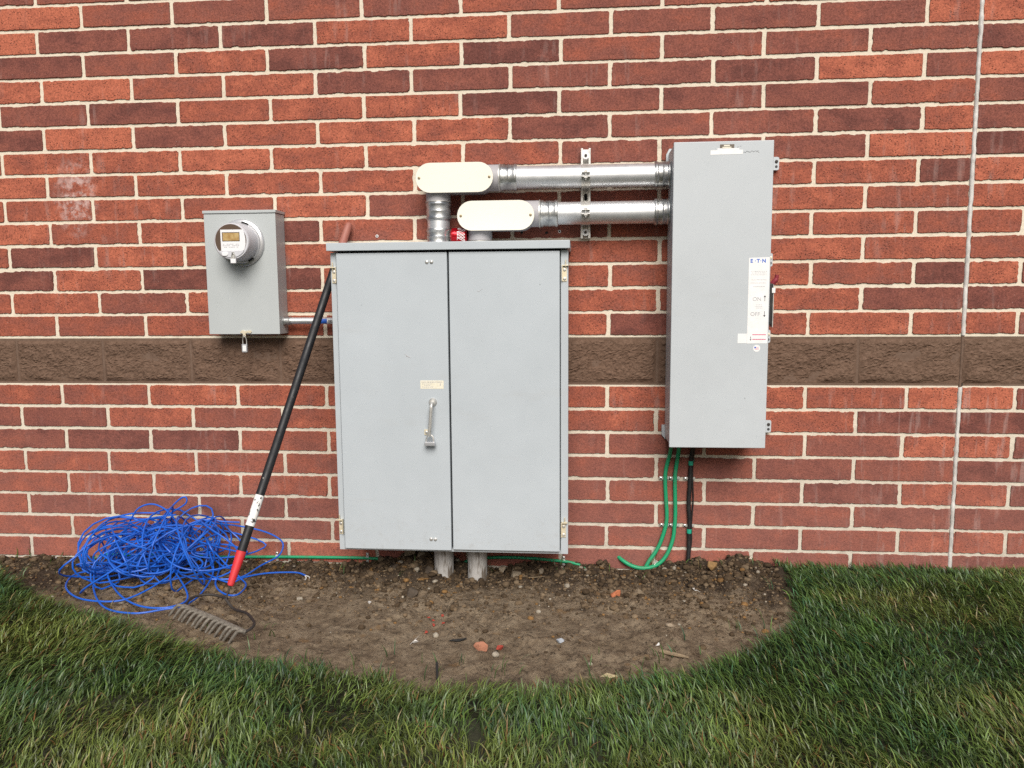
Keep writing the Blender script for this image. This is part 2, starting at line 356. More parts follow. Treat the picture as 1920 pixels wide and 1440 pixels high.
def text_mb(txt, x, z, y, h, bold=0.0):
    cu = bpy.data.curves.new('t', 'FONT'); cu.body = txt; cu.size = h; cu.align_x = 'CENTER'; cu.align_y = 'CENTER'; cu.extrude = 0.0003; cu.offset = bold; cu.resolution_u = 4
    o = bpy.data.objects.new('t', cu); COL.objects.link(o); bpy.context.view_layer.update()
    me = o.to_mesh(); mb = MB()
    mb.add([(x + v.co.x, y - v.co.z, z + v.co.y) for v in me.vertices], [tuple(p.vertices) for p in me.polygons])
    o.to_mesh_clear(); bpy.data.objects.remove(o); bpy.data.curves.remove(cu); return mb

# ------------------------------------------------------------------ the brick wall
rng = np.random.default_rng(7)
H = 0.10088; BAND = 0.2058; LB = 0.4064; ZA = 2.34426
JX = 10.0                        # the control joint, in brick lengths
X_LO, X_HI, K_LO, K_HI = -7, 19, -16, 25
def ztop(k): return ZA - k * H if k <= 14 else ZA - 14 * H - BAND - (k - 16) * H
T = {-1: (-.5, [2, 2, 2, 1.6, 2, 1.4, 1.2, 1.8, 1.3, 1.2, 1]), 
0: (0, [0, 1.5, 2, 1.6, 2, 1, 1.8, 1.4, 1.3, 1, .5]),
1: (-.5, [0, 2.3, 2.3, 2.5, .7, .6, 1.8, 2, 2.1, 2, .6, .3]),
2: (0, [2.5, 1.7, .7, 2.6, .7, 3, 1.6, 2, 2, 1.9, 2.6]),
3: (-.5, [.6, 0, 1.3, .8, 2.4, 2.5, 2, 2.1, 2.6, .3, 2, 0]),
4: (0, [2, 2.5, 1, .7, .6, 2.8, 2.2, 2.3, 2.3, 1, 2]),
5: (-.5, [2.5, 0, 2, .8, .5, .6, 2.5, 2, 2, 2.5, .7, 2.3]),
6: (0, [.7, .7, .4, .7, .8, 1.3, 2, 2, 2, .4, 2.8]),
7: (-.5, [.4, 1, .6, .8, 1, 1, 1.2, 1.5, 1, .8, 2.8, .4]),
8: (-1, [1, .9, .8, 1.2, .5, 2, 1.5, 1.8, 1, .8, 1.3, .8]),
9: (-.5, [.3, 1.1, .9, 2.6, 1, 2, 1.9, 1.3, 1, .9, 1.2, 1, 2]),
10: (-1, [.8, 2.7, .4, 1, 1, 1, 1, .9, .9, .6, .9, 1.5]),
11: (-.5, [2.7, .5, 2.8, 2.7, 1, 1, .8, 1.3, 1.1, 1.3, 2.7, .7, 2.3]),
12: (-1, [1, .6, 2, .8, 1, 1, 1, 1, 1.3, .9, 2.4, 2.5]),
13: (-.5, [1.2, 1.3, 1, 1, 1, 1, .9, 2.6, 1, .6, .9, 1, 2]),
16: (-.5, [1.2, 1.6, .6, .8, 1, 1, 1, .8, .8, 1, .2, .2, 2.2]),
17: (-1, [2, 2.2, .8, 1.7, 1, 1, 1, 1, .8, .8, 2.4, 2.7]),
18: (-.5, [2.3, 2.8, 2.8, 1.3, 1, 1, 2, 2, 1.4, 1.7, .5, .5, 2.5]),
19: (-1, [1, 1, 1, 1.2, 1.5, 1, 1, 2, 2, 2.3, 1.8, 2.6]),
20: (-.5, [1.3, .9, 1, 1.1, 1, 1, 2, 1.5, 1.8, 2.5, .9, .8, 2.4]),
21: (-1, [1, 2, 2.4, 2.6, 2.2, 2, 2, 2, 1.6, 1.8, 2, 2.2]),
22: (-.5, [1.3, 1.3, 2, 2.3, 2, 2, 2, 1.8, 1.9, 1.6, .8, .8, 1])}
bv = []; bf = []; bc = []
def brick(x0, x1, z0, z1, tone, step):
    r = 0.0015 + 0.0075 * rng.random() ** 2; wob = 0.45 + 0.9 * rng.random()
    out = []
    def edge(a, b, sd):
        L = math.hypot(b[0] - a[0], b[1] - a[1]); m = max(2, int(L / step))
        for i in range(m):
            t = i / m; nx = -(b[1] - a[1]) / L; nz = (b[0] - a[0]) / L
            j = (vnoise(t * L / 0.03, sd, 5) - .5) * 0.0026 * wob + (vnoise(t * L / 0.009, sd, 9) - .5) * 0.0036 * wob
            if vnoise(t * L / 0.05, sd + 3.3, 12) > 0.84: j += 0.0026 * wob
            c_ = min(t * L, (1 - t) * L); j += max(0, 1 - c_ / 0.007) ** 2 * r * 0.75
            out.append((a[0] + (b[0] - a[0]) * t + nx * j, a[1] + (b[1] - a[1]) * t + nz * j))
    sd = rng.random() * 1000
    edge((x0, z0), (x1, z0), sd); edge((x1, z0), (x1, z1), sd + 7); edge((x1, z1), (x0, z1), sd + 13); edge((x0, z1), (x0, z0), sd + 29)
    m = len(out); o = len(bv); fy = -0.0042 - rng.random() * 0.0016; cx = (x0 + x1) / 2; cz = (z0 + z1) / 2
    def ins(p, q): return (p[0] + (q if p[0] < cx else -q) * (1 if min(abs(p[0] - x0), abs(p[0] - x1)) < .006 else 0), p[1] + (q if p[1] < cz else -q) * (1 if min(abs(p[1] - z0), abs(p[1] - z1)) < .006 else 0))
    bv.extend([(p[0], 0.006, p[1]) for p in out]); bv.extend([(p[0], fy + 0.0015, p[1]) for p in out])
    bv.extend([(ins(p, .0014)[0], fy, ins(p, .0014)[1]) for p in out])
    for r_ in range(2):
        for k in range(m): k2 = (k + 1) % m; bf.append((o + r_ * m + k, o + r_ * m + k2, o + (r_ + 1) * m + k2, o + (r_ + 1) * m + k))
    mh = max(2, int((x1 - x0) / step)); mv = max(2, int((z1 - z0) / step)); q0 = o + 2 * m; tb = mh + mv      # bottom 0..mh, right mh..tb, top tb..tb+mh, left
    for i in range(1, mh - 1): bf.append((q0 + i, q0 + i + 1, q0 + tb + mh - i - 1, q0 + tb + mh - i))
    bf.append(tuple(q0 + i for i in range(mh - 1, tb + 2))); bf.append(tuple([q0 + i % m for i in range(tb + mh - 1, m)] + [q0, q0 + 1]))
    bc.extend([(tone, rng.random(), 0, 1)] * (3 * m))
for k in range(K_LO, K_HI):
    if k in (14, 15): continue
    half = (k % 2 != 0) if k < 14 else (k % 2 == 0)
    js = [x + (0.5 if half else 0) for x in range(X_LO, X_HI)]
    if JX not in js: js = sorted(js + [JX])
    zt, zb = ztop(k), ztop(k + 1) if k != 13 else ztop(14)
    dx = {j: (0 if j == JX else (rng.random() - .5) * 0.009) for j in js}
    if k >= 16 and half:
        dx[10.5] = 0.012
        if k >= 18: dx[9.5] = -0.012
    for a_, b_ in zip(js[:-1], js[1:]):
        g0 = 0.0088 if a_ == JX else 0.0080; g1 = 0.0088 if b_ == JX else 0.0080
        tone = None
        if k in T:
            st, L = T[k]; seq = [j for j in js if j >= st - 1e-6]
            if a_ >= st - 1e-6 and seq.index(a_) < len(L): tone = L[seq.index(a_)]
        if tone is None: tone = rng.choice([.3, .7, 1, 1.3, 2, 2.2, 2.6])
        tone = min(1, max(0, tone / 3 + (rng.random() - .5) * .05))
        vis = -1.2 < a_ < 11.5 and -2 < k
        brick(a_ * LB + g0 + dx[a_] * 1, b_ * LB - g1 + dx[b_] * 1, zb + 0.0070 + (rng.random() - .5) * .002, zt - 0.0070 + (rng.random() - .5) * .002, tone, 0.006 if vis else 0.03)
wall = thing('brick_wall', (2.5, 0.0, -0.06), 'red brick wall with a brown stone band and pale mortar joints', 'wall')
mb = MB(); mb.v = bv; mb.f = bf
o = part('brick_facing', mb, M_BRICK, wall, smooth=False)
ca = o.data.color_attributes.new('brick', 'FLOAT_COLOR', 'POINT'); ca.data.foreach_set('color', np.array(bc, dtype=np.float32).ravel())
x0w, x1w, ztw, zbw = X_LO * LB, (X_HI - 1) * LB, ztop(K_LO), -0.30
zb1, zb2 = ztop(14), ztop(16)
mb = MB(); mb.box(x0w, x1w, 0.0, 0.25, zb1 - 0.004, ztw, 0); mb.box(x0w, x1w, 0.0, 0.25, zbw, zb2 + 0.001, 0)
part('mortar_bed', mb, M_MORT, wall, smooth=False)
mb = MB(); mb.box(x0w, x1w, -0.0005, 0.24, zb2 + 0.0015, zb1 - 0.0045, 0); part('band_mortar', mb, M_CMUM, wall, smooth=False)
mb = MB()                                           # split-face blocks of the band
for i in range(X_LO, X_HI - 1):
    a_, b_ = i * LB + 0.0055, (i + 1) * LB - 0.0055; z0, z1 = zb2 + 0.012, zb1 - 0.014
    fine_ = -1 <= i < 11; st = 0.0045 if fine_ else 0.02
    nx, nz = int((b_ - a_) / st), int((z1 - z0) / st); gx, gz = np.meshgrid(np.linspace(a_, b_, nx), np.linspace(z0, z1, nz))
    ed = np.minimum(np.minimum(gx - a_, b_ - gx), np.minimum(gz - z0, z1 - gz)); em = np.clip(ed / 0.016, 0, 1)
    sgn = 1 if i < 6 else -1
    u = (gx + sgn * gz * 0.6)
    hgt = (fbm(u * 9, gz * 13, 40 + i, 3) - .5) * 0.026 + (np.abs(fbm(u * 60, (gz - sgn * gx * .25) * 130, 80 + i, 3) - .5)) * 0.016
    yy = -0.0015 - em * (0.0035 + hgt)
    vs = np.stack([gx, yy, gz], -1).reshape(-1, 3)
    idx = np.arange(nx * nz).reshape(nz, nx)
    fs = np.stack([idx[:-1, :-1], idx[:-1, 1:], idx[1:, 1:], idx[1:, :-1]], -1).reshape(-1, 4)
    mb.add(vs.tolist(), fs.tolist())
part('stone_band', mb, M_CMU, wall, smooth=False)
xj = JX * LB
def bead(z0, z1, r, y, seed):
    m = int((z1 - z0) / 0.008); return MB().tube([(xj + (vnoise(i * .3, seed, 3) - .5) * .0022, y, z0 + (z1 - z0) * i / m) for i in range(m + 1)], [r * (.85 + .3 * float(vnoise(i * .45, seed + 4, 8))) for i in range(m + 1)], 10)
mb = bead(zb1 + 0.001, ztop(-16), 0.0088, -0.0010, 1); b2 = bead(-0.2, zb2 - 0.004, 0.0082, -0.0005, 5); mb.add(b2.v, b2.f)
part('sealant_joint', mb, M_SEAL, wall, label='pale grey sealant joint running up the brick')
mb = bead(zb2 - 0.004, zb1 + 0.002, 0.006, 0.001, 9); part('sealant_joint', mb, M_CMUM, wall, label='brown sealant joint across the stone band')
mb = MB().box(xj + 0.0065, xj + 0.010, -0.002, 0.002, zb2, zb1 - .02, 0); part('joint_gap', mb, M_DARK, wall)
for (x, z, kind) in ((1.664, 1.359, 'w'), (2.28, 1.366, 'd'), (2.383, 1.363, 'd'), (2.437, 1.368, 'w'), (1.548, 0.665, 'd')):
    mb = MB()
    if kind == 'w': mb.lathe((x, -0.0062, z), (0, 1, 0), [(0, .0032), (-.001, .0045), (0, .0062), (.003, .0066)], 16, False)
    mb2 = MB().cyl((x, -0.0040, z), (x, -0.0064, z), .0038 if kind == 'w' else .0058, 14)
    if kind == 'w': part('anchor_sleeve', mb, M_WHITE, wall)
    part('anchor_hole', mb2, M_DARK, wall)

# ------------------------------------------------------------------ ground: soil, lawn floor, grass
BED = [(-2.5, -0.20), (-0.165, -0.27), (0.013, -0.31), (0.3, -0.45), (0.67, -0.655), (1.168, -0.885), (1.507, -1.02), (1.663, -1.065), (1.899, -1.075), (2.048, -1.15), (2.172, -1.14), (2.33, -1.15), (2.547, -1.10), (2.658, -1.06), (2.874, -0.975), (3.056, -0.865), (3.238, -0.675), (3.337, -0.44), (3.372, -0.145), (3.35, 0.05), (-2.5, 0.05)]
BP = np.array(BED)
def bed_dist(x, y):                                   # >0 inside the bare bed
    x = np.asarray(x, float); y = np.asarray(y, float); ins = np.zeros(x.shape, bool); dm = np.full(x.shape, 9.)
    for i in range(len(BP)):
        (ax, ay), (bx, by) = BP[i], BP[(i + 1) % len(BP)]
        cond = ((ay > y) != (by > y)) & (x < (bx - ax) * (y - ay) / (by - ay + 1e-12) + ax); ins ^= cond
        t = np.clip(((x - ax) * (bx - ax) + (y - ay) * (by - ay)) / ((bx - ax) ** 2 + (by - ay) ** 2), 0, 1)
        dm = np.minimum(dm, np.hypot(x - ax - t * (bx - ax), y - ay - t * (by - ay)))
    return np.where(ins, dm, -dm)
def lumpy(x, y, cell, seed):                          # rounded clods: a dome in every cell of a jittered grid
    gx_ = np.floor(x / cell); gy_ = np.floor(y / cell); best = np.zeros(np.shape(x))
    for i in (-1, 0, 1):
        for j in (-1, 0, 1):
            cx_ = gx_ + i; cy_ = gy_ + j
            px_ = (cx_ + .15 + .7 * _hash(cx_, cy_, seed)) * cell; py_ = (cy_ + .15 + .7 * _hash(cx_, cy_, seed + 1)) * cell
            rr = cell * (.18 + .50 * _hash(cx_, cy_, seed + 2) ** 1.5)
            best = np.maximum(best, np.sqrt(np.maximum(0, 1 - ((x - px_) ** 2 + (y - py_) ** 2) / rr ** 2)) * rr)
    return best
def ground_h(x, y, fine=True):
    x = np.asarray(x, float); y = np.asarray(y, float)
    h = -0.068 + 0.02 * (fbm(x * 1.7, y * 1.7, 3, 3) - .5) + 0.012 * np.clip((x - 2.7) / .6, 0, 1)
    bd = bed_dist(x, y)
    near = np.exp(-(-y / 0.16) ** 2)
    h = h + near * (-0.012 + 0.024 * np.clip((x - 2.1) / .4, 0, 1) + 0.06 * np.exp(-((x - 1.84) / .13) ** 2) + 0.03 * np.exp(-((x - 3.15) / .3) ** 2) + 0.02 * np.exp(-((x - 2.33) / .12) ** 2) - 0.012 * np.exp(-((x - 2.65) / .12) ** 2))
    if fine:
        rough_ = 0.5 + 0.7 * np.exp(-(-y / 0.25) ** 2)
        h = h + rough_ * (0.042 * (fbm(x * 11, y * 11, 11, 3) - .5) + 0.030 * (fbm(x * 4.3, y * 4.3, 17, 2) - .5) + 0.020 * (fbm(x * 38, y * 38, 21, 3) - .5))
        wx_ = x + .02 * (vnoise(x * 40, y * 40, 61) - .5); wy_ = y + .02 * (vnoise(x * 40, y * 40, 62) - .5)
        msk = np.clip((fbm(x * 5, y * 5, 63, 3) - .36) * 4, 0, 1) * .8 + np.exp(-(-y / 0.22) ** 2) * .6
        h = h + msk * (.50 * lumpy(wx_, wy_, .055, 71) + .6 * lumpy(wx_, wy_, .023, 75)) - .008
    sod = np.clip(-bd / 0.05, 0, 1)
    return h * (1 - sod) + (-0.050 + 0.014 * (fbm(x * 2.5, y * 2.5, 6, 2) - .5)) * sod
def heightfield(xs, ys):
    gx, gy = np.meshgrid(xs, ys); nz, nx = gx.shape; z = ground_h(gx, gy)
    vs = np.stack([gx, gy, z], -1).reshape(-1, 3); idx = np.arange(nx * nz).reshape(nz, nx)
    return gx, gy, z, vs, np.stack([idx[:-1, :-1], idx[:-1, 1:], idx[1:, 1:], idx[1:, :-1]], -1).reshape(-1, 4)
def mesh_np(name, vs, fs, m, smooth=False):
    me = bpy.data.meshes.new(name); nv, nf, k = len(vs), len(fs), fs.shape[1]
    me.vertices.add(nv); me.vertices.foreach_set('co', np.asarray(vs, np.float32).ravel())
    me.loops.add(nf * k); me.loops.foreach_set('vertex_index', fs.astype(np.int32).ravel())
    me.polygons.add(nf); me.polygons.foreach_set('loop_start', np.arange(0, nf * k, k, dtype=np.int32)); me.polygons.foreach_set('loop_total', np.full(nf, k, np.int32))
    me.update(calc_edges=True); me.materials.append(m)
    if smooth: me.shade_smooth()
    o = bpy.data.objects.new(name, me); COL.objects.link(o); return o
def setcol(o, name, arr):
    ca = o.data.color_attributes.new(name, 'FLOAT_COLOR', 'POINT'); a4 = np.ones((len(arr), 4), np.float32); a4[:, :arr.shape[1]] = arr; ca.data.foreach_set('color', a4.ravel())
gx, gy, gz, vs, fs = heightfield(np.arange(-0.7, 3.62, 0.0055), np.arange(-1.30, 0.012, 0.0055))
soil = mesh_np('soil', vs, fs, M_SOIL, True); soil['kind'] = 'structure'
wet = np.exp(-(-gy / 0.27) ** 2) * 0.85 + 0.55 * np.exp(-((gx + .1) / .5) ** 2) + 0.25 * np.clip((gx - 2.5) / .8, 0, 1) + 0.9 * (fbm(gx * 2.6, gy * 2.6, 31, 4) - .5) + .35 * np.exp(-((gx - 2.0) / .55) ** 2) * np.exp(-(-gy / .42) ** 2) + 0.35 * np.exp(-((gy + 1.08 - 0.02) / .06) ** 2) * np.exp(-((gx - 2.4) / .3) ** 2)
sodm = np.clip(-bed_dist(gx, gy) / .03, 0, 1)
setcol(soil, 'wet', np.stack([np.clip(wet, 0, 1.2), sodm, sodm], -1).reshape(-1, 3))
def ring_sheet(name, xs, ys, hole, z, m):
    vs = []; fs = []
    for i in range(len(xs) - 1):
        for j in range(len(ys) - 1):
            if hole(xs[i], xs[i + 1], ys[j], ys[j + 1]): continue
            o_ = len(vs); vs += [(xs[i], ys[j], z), (xs[i + 1], ys[j], z), (xs[i + 1], ys[j + 1], z), (xs[i], ys[j + 1], z)]; fs.append((o_, o_ + 1, o_ + 2, o_ + 3))
    return mesh_np(name, np.array(vs), np.array(fs), m)
lawn = ring_sheet('lawn', [-60, -20, -6, -0.65, 3.57, 10, 30, 60], [-120, -40, -12, -4, -1.25, 0.02], lambda a, b, c_, d_: a > -.7 and b < 3.6 and c_ > -1.3, -0.050, M_LAWN); lawn['kind'] = 'structure'

# grass blades
def blades(n_, xr, yr, seed, hmul=1.0, wmul=1.0):
    g = np.random.default_rng(seed); x = g.uniform(*xr, n_); y = g.uniform(*yr, n_)
    bd = bed_dist(x, y) + (fbm(x * 14, y * 14, 51, 3) - .5) * 0.13
    keep = (bd < 0.0) | ((bd < 0.22) & (g.random(n_) < 0.035) & (fbm(x * 16, y * 16, 55, 2) > .56))
    # worn seams between the sod rolls, open gaps of brown earth
    gap = np.exp(-((x - (2.255 - 0.25 * (y + 1.4))) / 0.026) ** 2) * ((y < -1.22) & (y > -1.55)) + np.exp(-(((x - 1.79) / .035) ** 2 + ((y + 1.30) / .03) ** 2))
    seam = np.exp(-((y + 1.315 + .02 * np.sin(x * 4 + .5)) / .016) ** 2) * (x < 2.3) + np.exp(-((x - (.98 + .55 * (y + .95))) / .018) ** 2) * (y < -.62) * (y > -1.31) + .7 * np.exp(-((y + .98 - .05 * np.sin(x * 2)) / .014) ** 2) * (x > 3.0)
    gap = np.maximum(gap, np.clip(seam, 0, 1) * .55)
    keep &= g.random(n_) > gap * 0.93
    keep &= g.random(n_) < 0.58 + 1.2 * np.clip(fbm(x * 7, y * 7, 61, 3) - .18, 0, 1)
    x = x[keep]; y = y[keep]; bd = bd[keep]; m = len(x)
    clump = fbm(x * 5.5, y * 5.5, 71, 2); swirl = fbm(x * 3.1, y * 3.1, 91, 2)
    h = (0.030 + 0.036 * g.random(m) ** 1.3) * (0.72 + 0.62 * clump) * hmul
    h *= np.where(y > -0.16, 0.8, 1.0)
    side = np.clip((x - 2.15) / 1.3, -1, 1)
    dirx = -side * 0.95 + (swirl - .5) * 2.6 + g.normal(0, .75, m); diry = 0.25 + (fbm(x * 3.3, y * 3.3, 95, 2) - .5) * 2.2 + g.normal(0, .75, m)
    L = np.hypot(dirx, diry) + 1e-6; dirx /= L; diry /= L
    lean = np.clip(0.82 + 0.25 * L * g.random(m) + 0.5 * (swirl - .4) + g.normal(0, .26, m), 0.05, 1.45)       # tip angle from vertical
    wd = (0.0011 + 0.0014 * g.random(m)) * wmul
    px, py = -diry, dirx
    tw = g.uniform(-.9, .9, m); wx = px * np.cos(tw) + dirx * np.sin(tw); wy = py * np.cos(tw) + diry * np.sin(tw)
    z0 = ground_h(x, y, False) - 0.004
    lev = []; cx_, cy_, cz_ = x.copy(), y.copy(), z0.copy()
    for t, ws in ((0, .8), (.36, 1.0), (.72, .72), (1.0, .08)):
        lev.append((cx_.copy(), cy_.copy(), cz_.copy(), ws))
        an = lean * (0.25 + 1.25 * t); st = h * 0.345
        cx_ += dirx * np.sin(an) * st; cy_ += diry * np.sin(an) * st; cz_ += np.cos(an) * st
    V = np.zeros((m, 8, 3), np.float32)
    for i, (a_, b_, c_, ws) in enumerate(lev):
        V[:, 2 * i, 0] = a_ - wx * wd * ws; V[:, 2 * i, 1] = b_ - wy * wd * ws; V[:, 2 * i, 2] = c_
        V[:, 2 * i + 1, 0] = a_ + wx * wd * ws; V[:, 2 * i + 1, 1] = b_ + wy * wd * ws; V[:, 2 * i + 1, 2] = c_
    V[:, :, 1] = np.minimum(V[:, :, 1], -0.008)
    yel = np.clip((fbm(x * 1.6, y * 2.6, 101, 3) - .56) * 3.2, 0, 1)
    yel = np.clip(yel + 1.5 * np.exp(-((y + 1.52 + .04 * np.sin(x * 3)) / .15) ** 2) * np.clip(1.5 - np.abs(x - 1.6) / 1.2, 0, 1) * fbm(x * 6, y * 6, 103, 2) + 0.9 * np.exp(-(((x - .62) / .25) ** 2 + ((y + .95) / .20) ** 2)) + .5 * np.exp(-(((x - 3.0) / .3) ** 2 + ((y + 1.25) / .15) ** 2)), 0, 1)
    r1 = g.random(m)
    green = np.stack([.052 + .026 * r1, .098 + .044 * r1, .024 + .012 * g.random(m)], -1)
    blue_ = np.stack([.030 + .018 * r1, .080 + .040 * r1, .036 + .018 * r1], -1); bsel = (g.random(m) < 0.18)[:, None]
    c0 = np.where(bsel, blue_, green)
    yl = np.stack([.150 + .07 * r1, .170 + .06 * r1, .036 + .012 * r1], -1)
    c0 = c0 * (1 - yel[:, None] * .52) + yl * yel[:, None] * .52
    c0 = c0 * (0.55 + 1.15 * g.random(m)[:, None] ** 1.3) * (0.62 + 0.85 * fbm(x * 9, y * 9, 131, 2))[:, None]
    dry = (g.random(m) < 0.010 + 0.06 * yel)[:, None]; straw = np.stack([.24 + .1 * r1, .20 + .06 * r1, .085 + .03 * r1], -1)
    c0 = np.where(dry, straw, c0); rust = (g.random(m) < 0.006 + 0.04 * yel)[:, None]; c0 = np.where(rust, np.array([.20, .10, .035]), c0)
    return V, c0
Vs = []; Cs = []
for a_ in ((200000, (-0.9, 5.3), (-1.95, -0.004), 1, 1.0, 1.0), (30000, (-2.2, -0.9), (-2.4, -0.004), 2, 1.05, 1.5), (30000, (5.3, 6.6), (-2.4, -0.004), 3, 1.05, 1.5), (34000, (-0.9, 5.3), (-2.7, -1.95), 4, 1.05, 1.5)):
    V, C_ = blades(*a_); Vs.append(V); Cs.append(C_)
V = np.concatenate(Vs); C_ = np.concatenate(Cs); m = len(V)
b0 = (np.arange(m) * 8)[:, None, None]; q = np.array([[0, 1, 3, 2], [2, 3, 5, 4], [4, 5, 7, 6]])[None]
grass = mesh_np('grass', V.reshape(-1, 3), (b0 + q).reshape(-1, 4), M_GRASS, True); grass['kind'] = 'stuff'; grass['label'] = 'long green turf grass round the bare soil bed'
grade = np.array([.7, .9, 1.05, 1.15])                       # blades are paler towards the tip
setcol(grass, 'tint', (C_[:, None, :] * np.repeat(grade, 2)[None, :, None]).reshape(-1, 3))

# soil clods too many to count
def ico(sub):
    bm = bmesh.new(); bmesh.ops.create_icosphere(bm, subdivisions=sub, radius=1.0); bm.verts.index_update()
    v = np.array([x.co[:] for x in bm.verts]); f = np.array([[y.index for y in x.verts] for x in bm.faces]); bm.free(); return v, f
IV, IF = ico(2)
g = np.random.default_rng(5); n_ = 21000
cx_ = g.uniform(-.3, 3.42, n_); cy_ = -np.abs(g.normal(0, .30, n_)) - 0.012
k_ = bed_dist(cx_, cy_) > 0.03; dens = 0.30 + 0.45 * np.clip((fbm(cx_ * 5, cy_ * 5, 63, 3) - .40) * 5, 0, 1) + 0.60 * np.exp(-(-cy_ / .18) ** 2) * (0.5 + np.exp(-((cx_ - 2.0) / .6) ** 2)); k_ &= g.random(n_) < dens; cx_ = cx_[k_]; cy_ = cy_[k_]; m = len(cx_)
r_ = 0.0018 + 0.0046 * g.random(m) ** 2 + 0.011 * (g.random(m) ** 14) + 0.006 * np.exp(-(-cy_ / .14) ** 2) * g.random(m) ** 3
cz_ = ground_h(cx_, cy_) + r_ * 0.25
def lumps(cx_, cy_, cz_, r_, g, flat=.75):
    m = len(cx_); V = np.zeros((m, len(IV), 3))
    for i in range(m):
        d_ = IV * (1 + 0.55 * (fbm(IV[:, 0] * 1.6 + i * 3.1 + IV[:, 2], IV[:, 1] * 1.6 + i * 1.7 - IV[:, 2], 7, 2) - .5))[:, None]
        s_ = np.array([g.uniform(.75, 1.3), g.uniform(.75, 1.3), flat * g.uniform(.75, 1.15)]); a_ = g.uniform(0, 6.28); d_ = d_ * s_
        V[i, :, 0] = cx_[i] + r_[i] * (d_[:, 0] * cos(a_) - d_[:, 1] * sin(a_)); V[i, :, 1] = cy_[i] + r_[i] * (d_[:, 0] * sin(a_) + d_[:, 1] * cos(a_)); V[i, :, 2] = cz_[i] + r_[i] * d_[:, 2]
    return V
V = lumps(cx_, cy_, cz_, r_, g); V[:, :, 1] = np.minimum(V[:, :, 1], -0.004)
cl = mesh_np('soil_clods', V.reshape(-1, 3), (np.arange(m)[:, None, None] * len(IV) + IF[None]).reshape(-1, 3), M_CLOD, True); cl['kind'] = 'stuff'; cl['label'] = 'loose brown soil crumbs scattered over the bed'
pal = np.array([[.060, .042, .026], [.088, .062, .038], [.135, .098, .062], [.18, .135, .088], [.19, .11, .045], [.30, .27, .22]]); pi_ = g.choice(6, m, p=[.28, .30, .22, .12, .06, .02])
wetf = np.exp(-(-cy_ / .3) ** 2)[:, None]; tint = 1.15 * pal[pi_] * (1 - .30 * wetf)
setcol(cl, 'tint', np.repeat(tint, len(IV), 0))

# bigger separate pieces lying on the soil
def lump(name, x, y, r, m_, label, cat, sx=1.0, sy=1.0, sz=.7, rot=0.0, seed=0, sink=.3, group=None, ang=0.55):
    gr_ = np.random.default_rng(900 + seed); bmh = bmesh.new()
    for _ in range(15 if r > .012 else 11):
        u_ = gr_.normal(0, 1, 3); u_ /= np.linalg.norm(u_); bmh.verts.new(u_ * gr_.uniform(.8, 1.12))
    bmesh.ops.convex_hull(bmh, input=bmh.verts[:]); [bmh.verts.remove(v_) for v_ in bmh.verts[:] if not v_.link_faces]
    bmesh.ops.bevel(bmh, geom=bmh.edges[:], offset=.10, segments=2, profile=.6, affect='EDGES'); bmesh.ops.triangulate(bmh, faces=bmh.faces[:]); bmh.verts.index_update()
    d_ = np.array([v_.co[:] for v_ in bmh.verts]) * np.array([sx, sy, sz]) * r; hull_f = [[v_.index for v_ in f_.verts] for f_ in bmh.faces]; bmh.free()
    z = float(ground_h(x, y)) + r * sz * (1 - sink)
    mb = MB(); mb.add([(x + p[0] * cos(rot) - p[1] * sin(rot), y + p[0] * sin(rot) + p[1] * cos(rot), z + p[2]) for p in d_], hull_f)
    return solo(name, mb, m_, label, cat, group, smooth=True, ang=28)
MB_OR = stone('orange brick chip', (.50, .165, .075)); MB_PK = stone('pinkish brick chip', (.46, .20, .12)); MS_W = stone('white stone', (.72, .70, .67)); MS_B = stone('blue grey stone', (.42, .45, .49)); MS_T = stone('tan stone', (.30, .235, .165)); MS_O = stone('ochre clay', (.25, .145, .055)); MS_R = stone('red brick chip', (.36, .05, .03)); MS_D = stone('dark clod', (.075, .055, .038)); MS_P = stone('putty clod', (.235, .19, .135)); M_STICK = stone('dry wood', (.30, .225, .14)); M_BURN = stone('black scrap', (.018, .017, .016))
lump('brick_fragment', 2.667, -.325, .024, MB_OR, 'orange wedge-shaped brick chip on dark soil right of the cabinet', 'rubble', .95, .8, .95, .3, 1)
lump('brick_fragment', 2.193, -.833, .026, MB_PK, 'large pinkish orange brick chip on pale soil near the turf', 'rubble', 1.2, .9, .8, -.4, 2)
lump('brick_fragment', 2.262, -.846, .014, MS_R, 'small dark red brick chip beside the large pinkish chip', 'rubble', 1.25, .7, .7, .4, 3)
lump('pebble', 1.96, -.783, .012, MS_W, 'pale pinkish white pebble on bare soil under the left cabinet door', 'stone', 1, .9, .9, .2, 4)
lump('pebble', 2.459, -.76, .015, MS_B, 'blue grey pebble on bare soil below the right cabinet door', 'stone', 1.1, .9, .75, .5, 5)
lump('pebble', 2.786, -.754, .012, MS_W, 'bright white pebble on bare soil near the dry twig', 'stone', 1.1, .9, .8, .1, 6)
lump('pebble', 2.841, -.629, .013, MS_T, 'flat tan oval pebble above the bright white pebble', 'stone', 1.4, .7, .6, -.2, 7)
lump('pebble', 3.075, -.095, .026, MS_O, 'ochre brown rounded lump near the wall right of the cables', 'stone', .9, .8, 1, 0, 8)
lump('pebble', 2.977, -.275, .011, MS_W, 'small off white chip right of the orange brick chip', 'stone', 1.2, .8, .6, -.5, 9)
lump('pebble', 1.717, -.473, .009, MS_W, 'tiny white chip on soil in front of the left cabinet door', 'stone', 1.1, .8, .8, .3, 10)
lump('pebble', 2.262, -.131, .028, MS_P, 'pale putty coloured lump beside the right conduit stub', 'stone', 1.1, .9, .8, .2, 11)
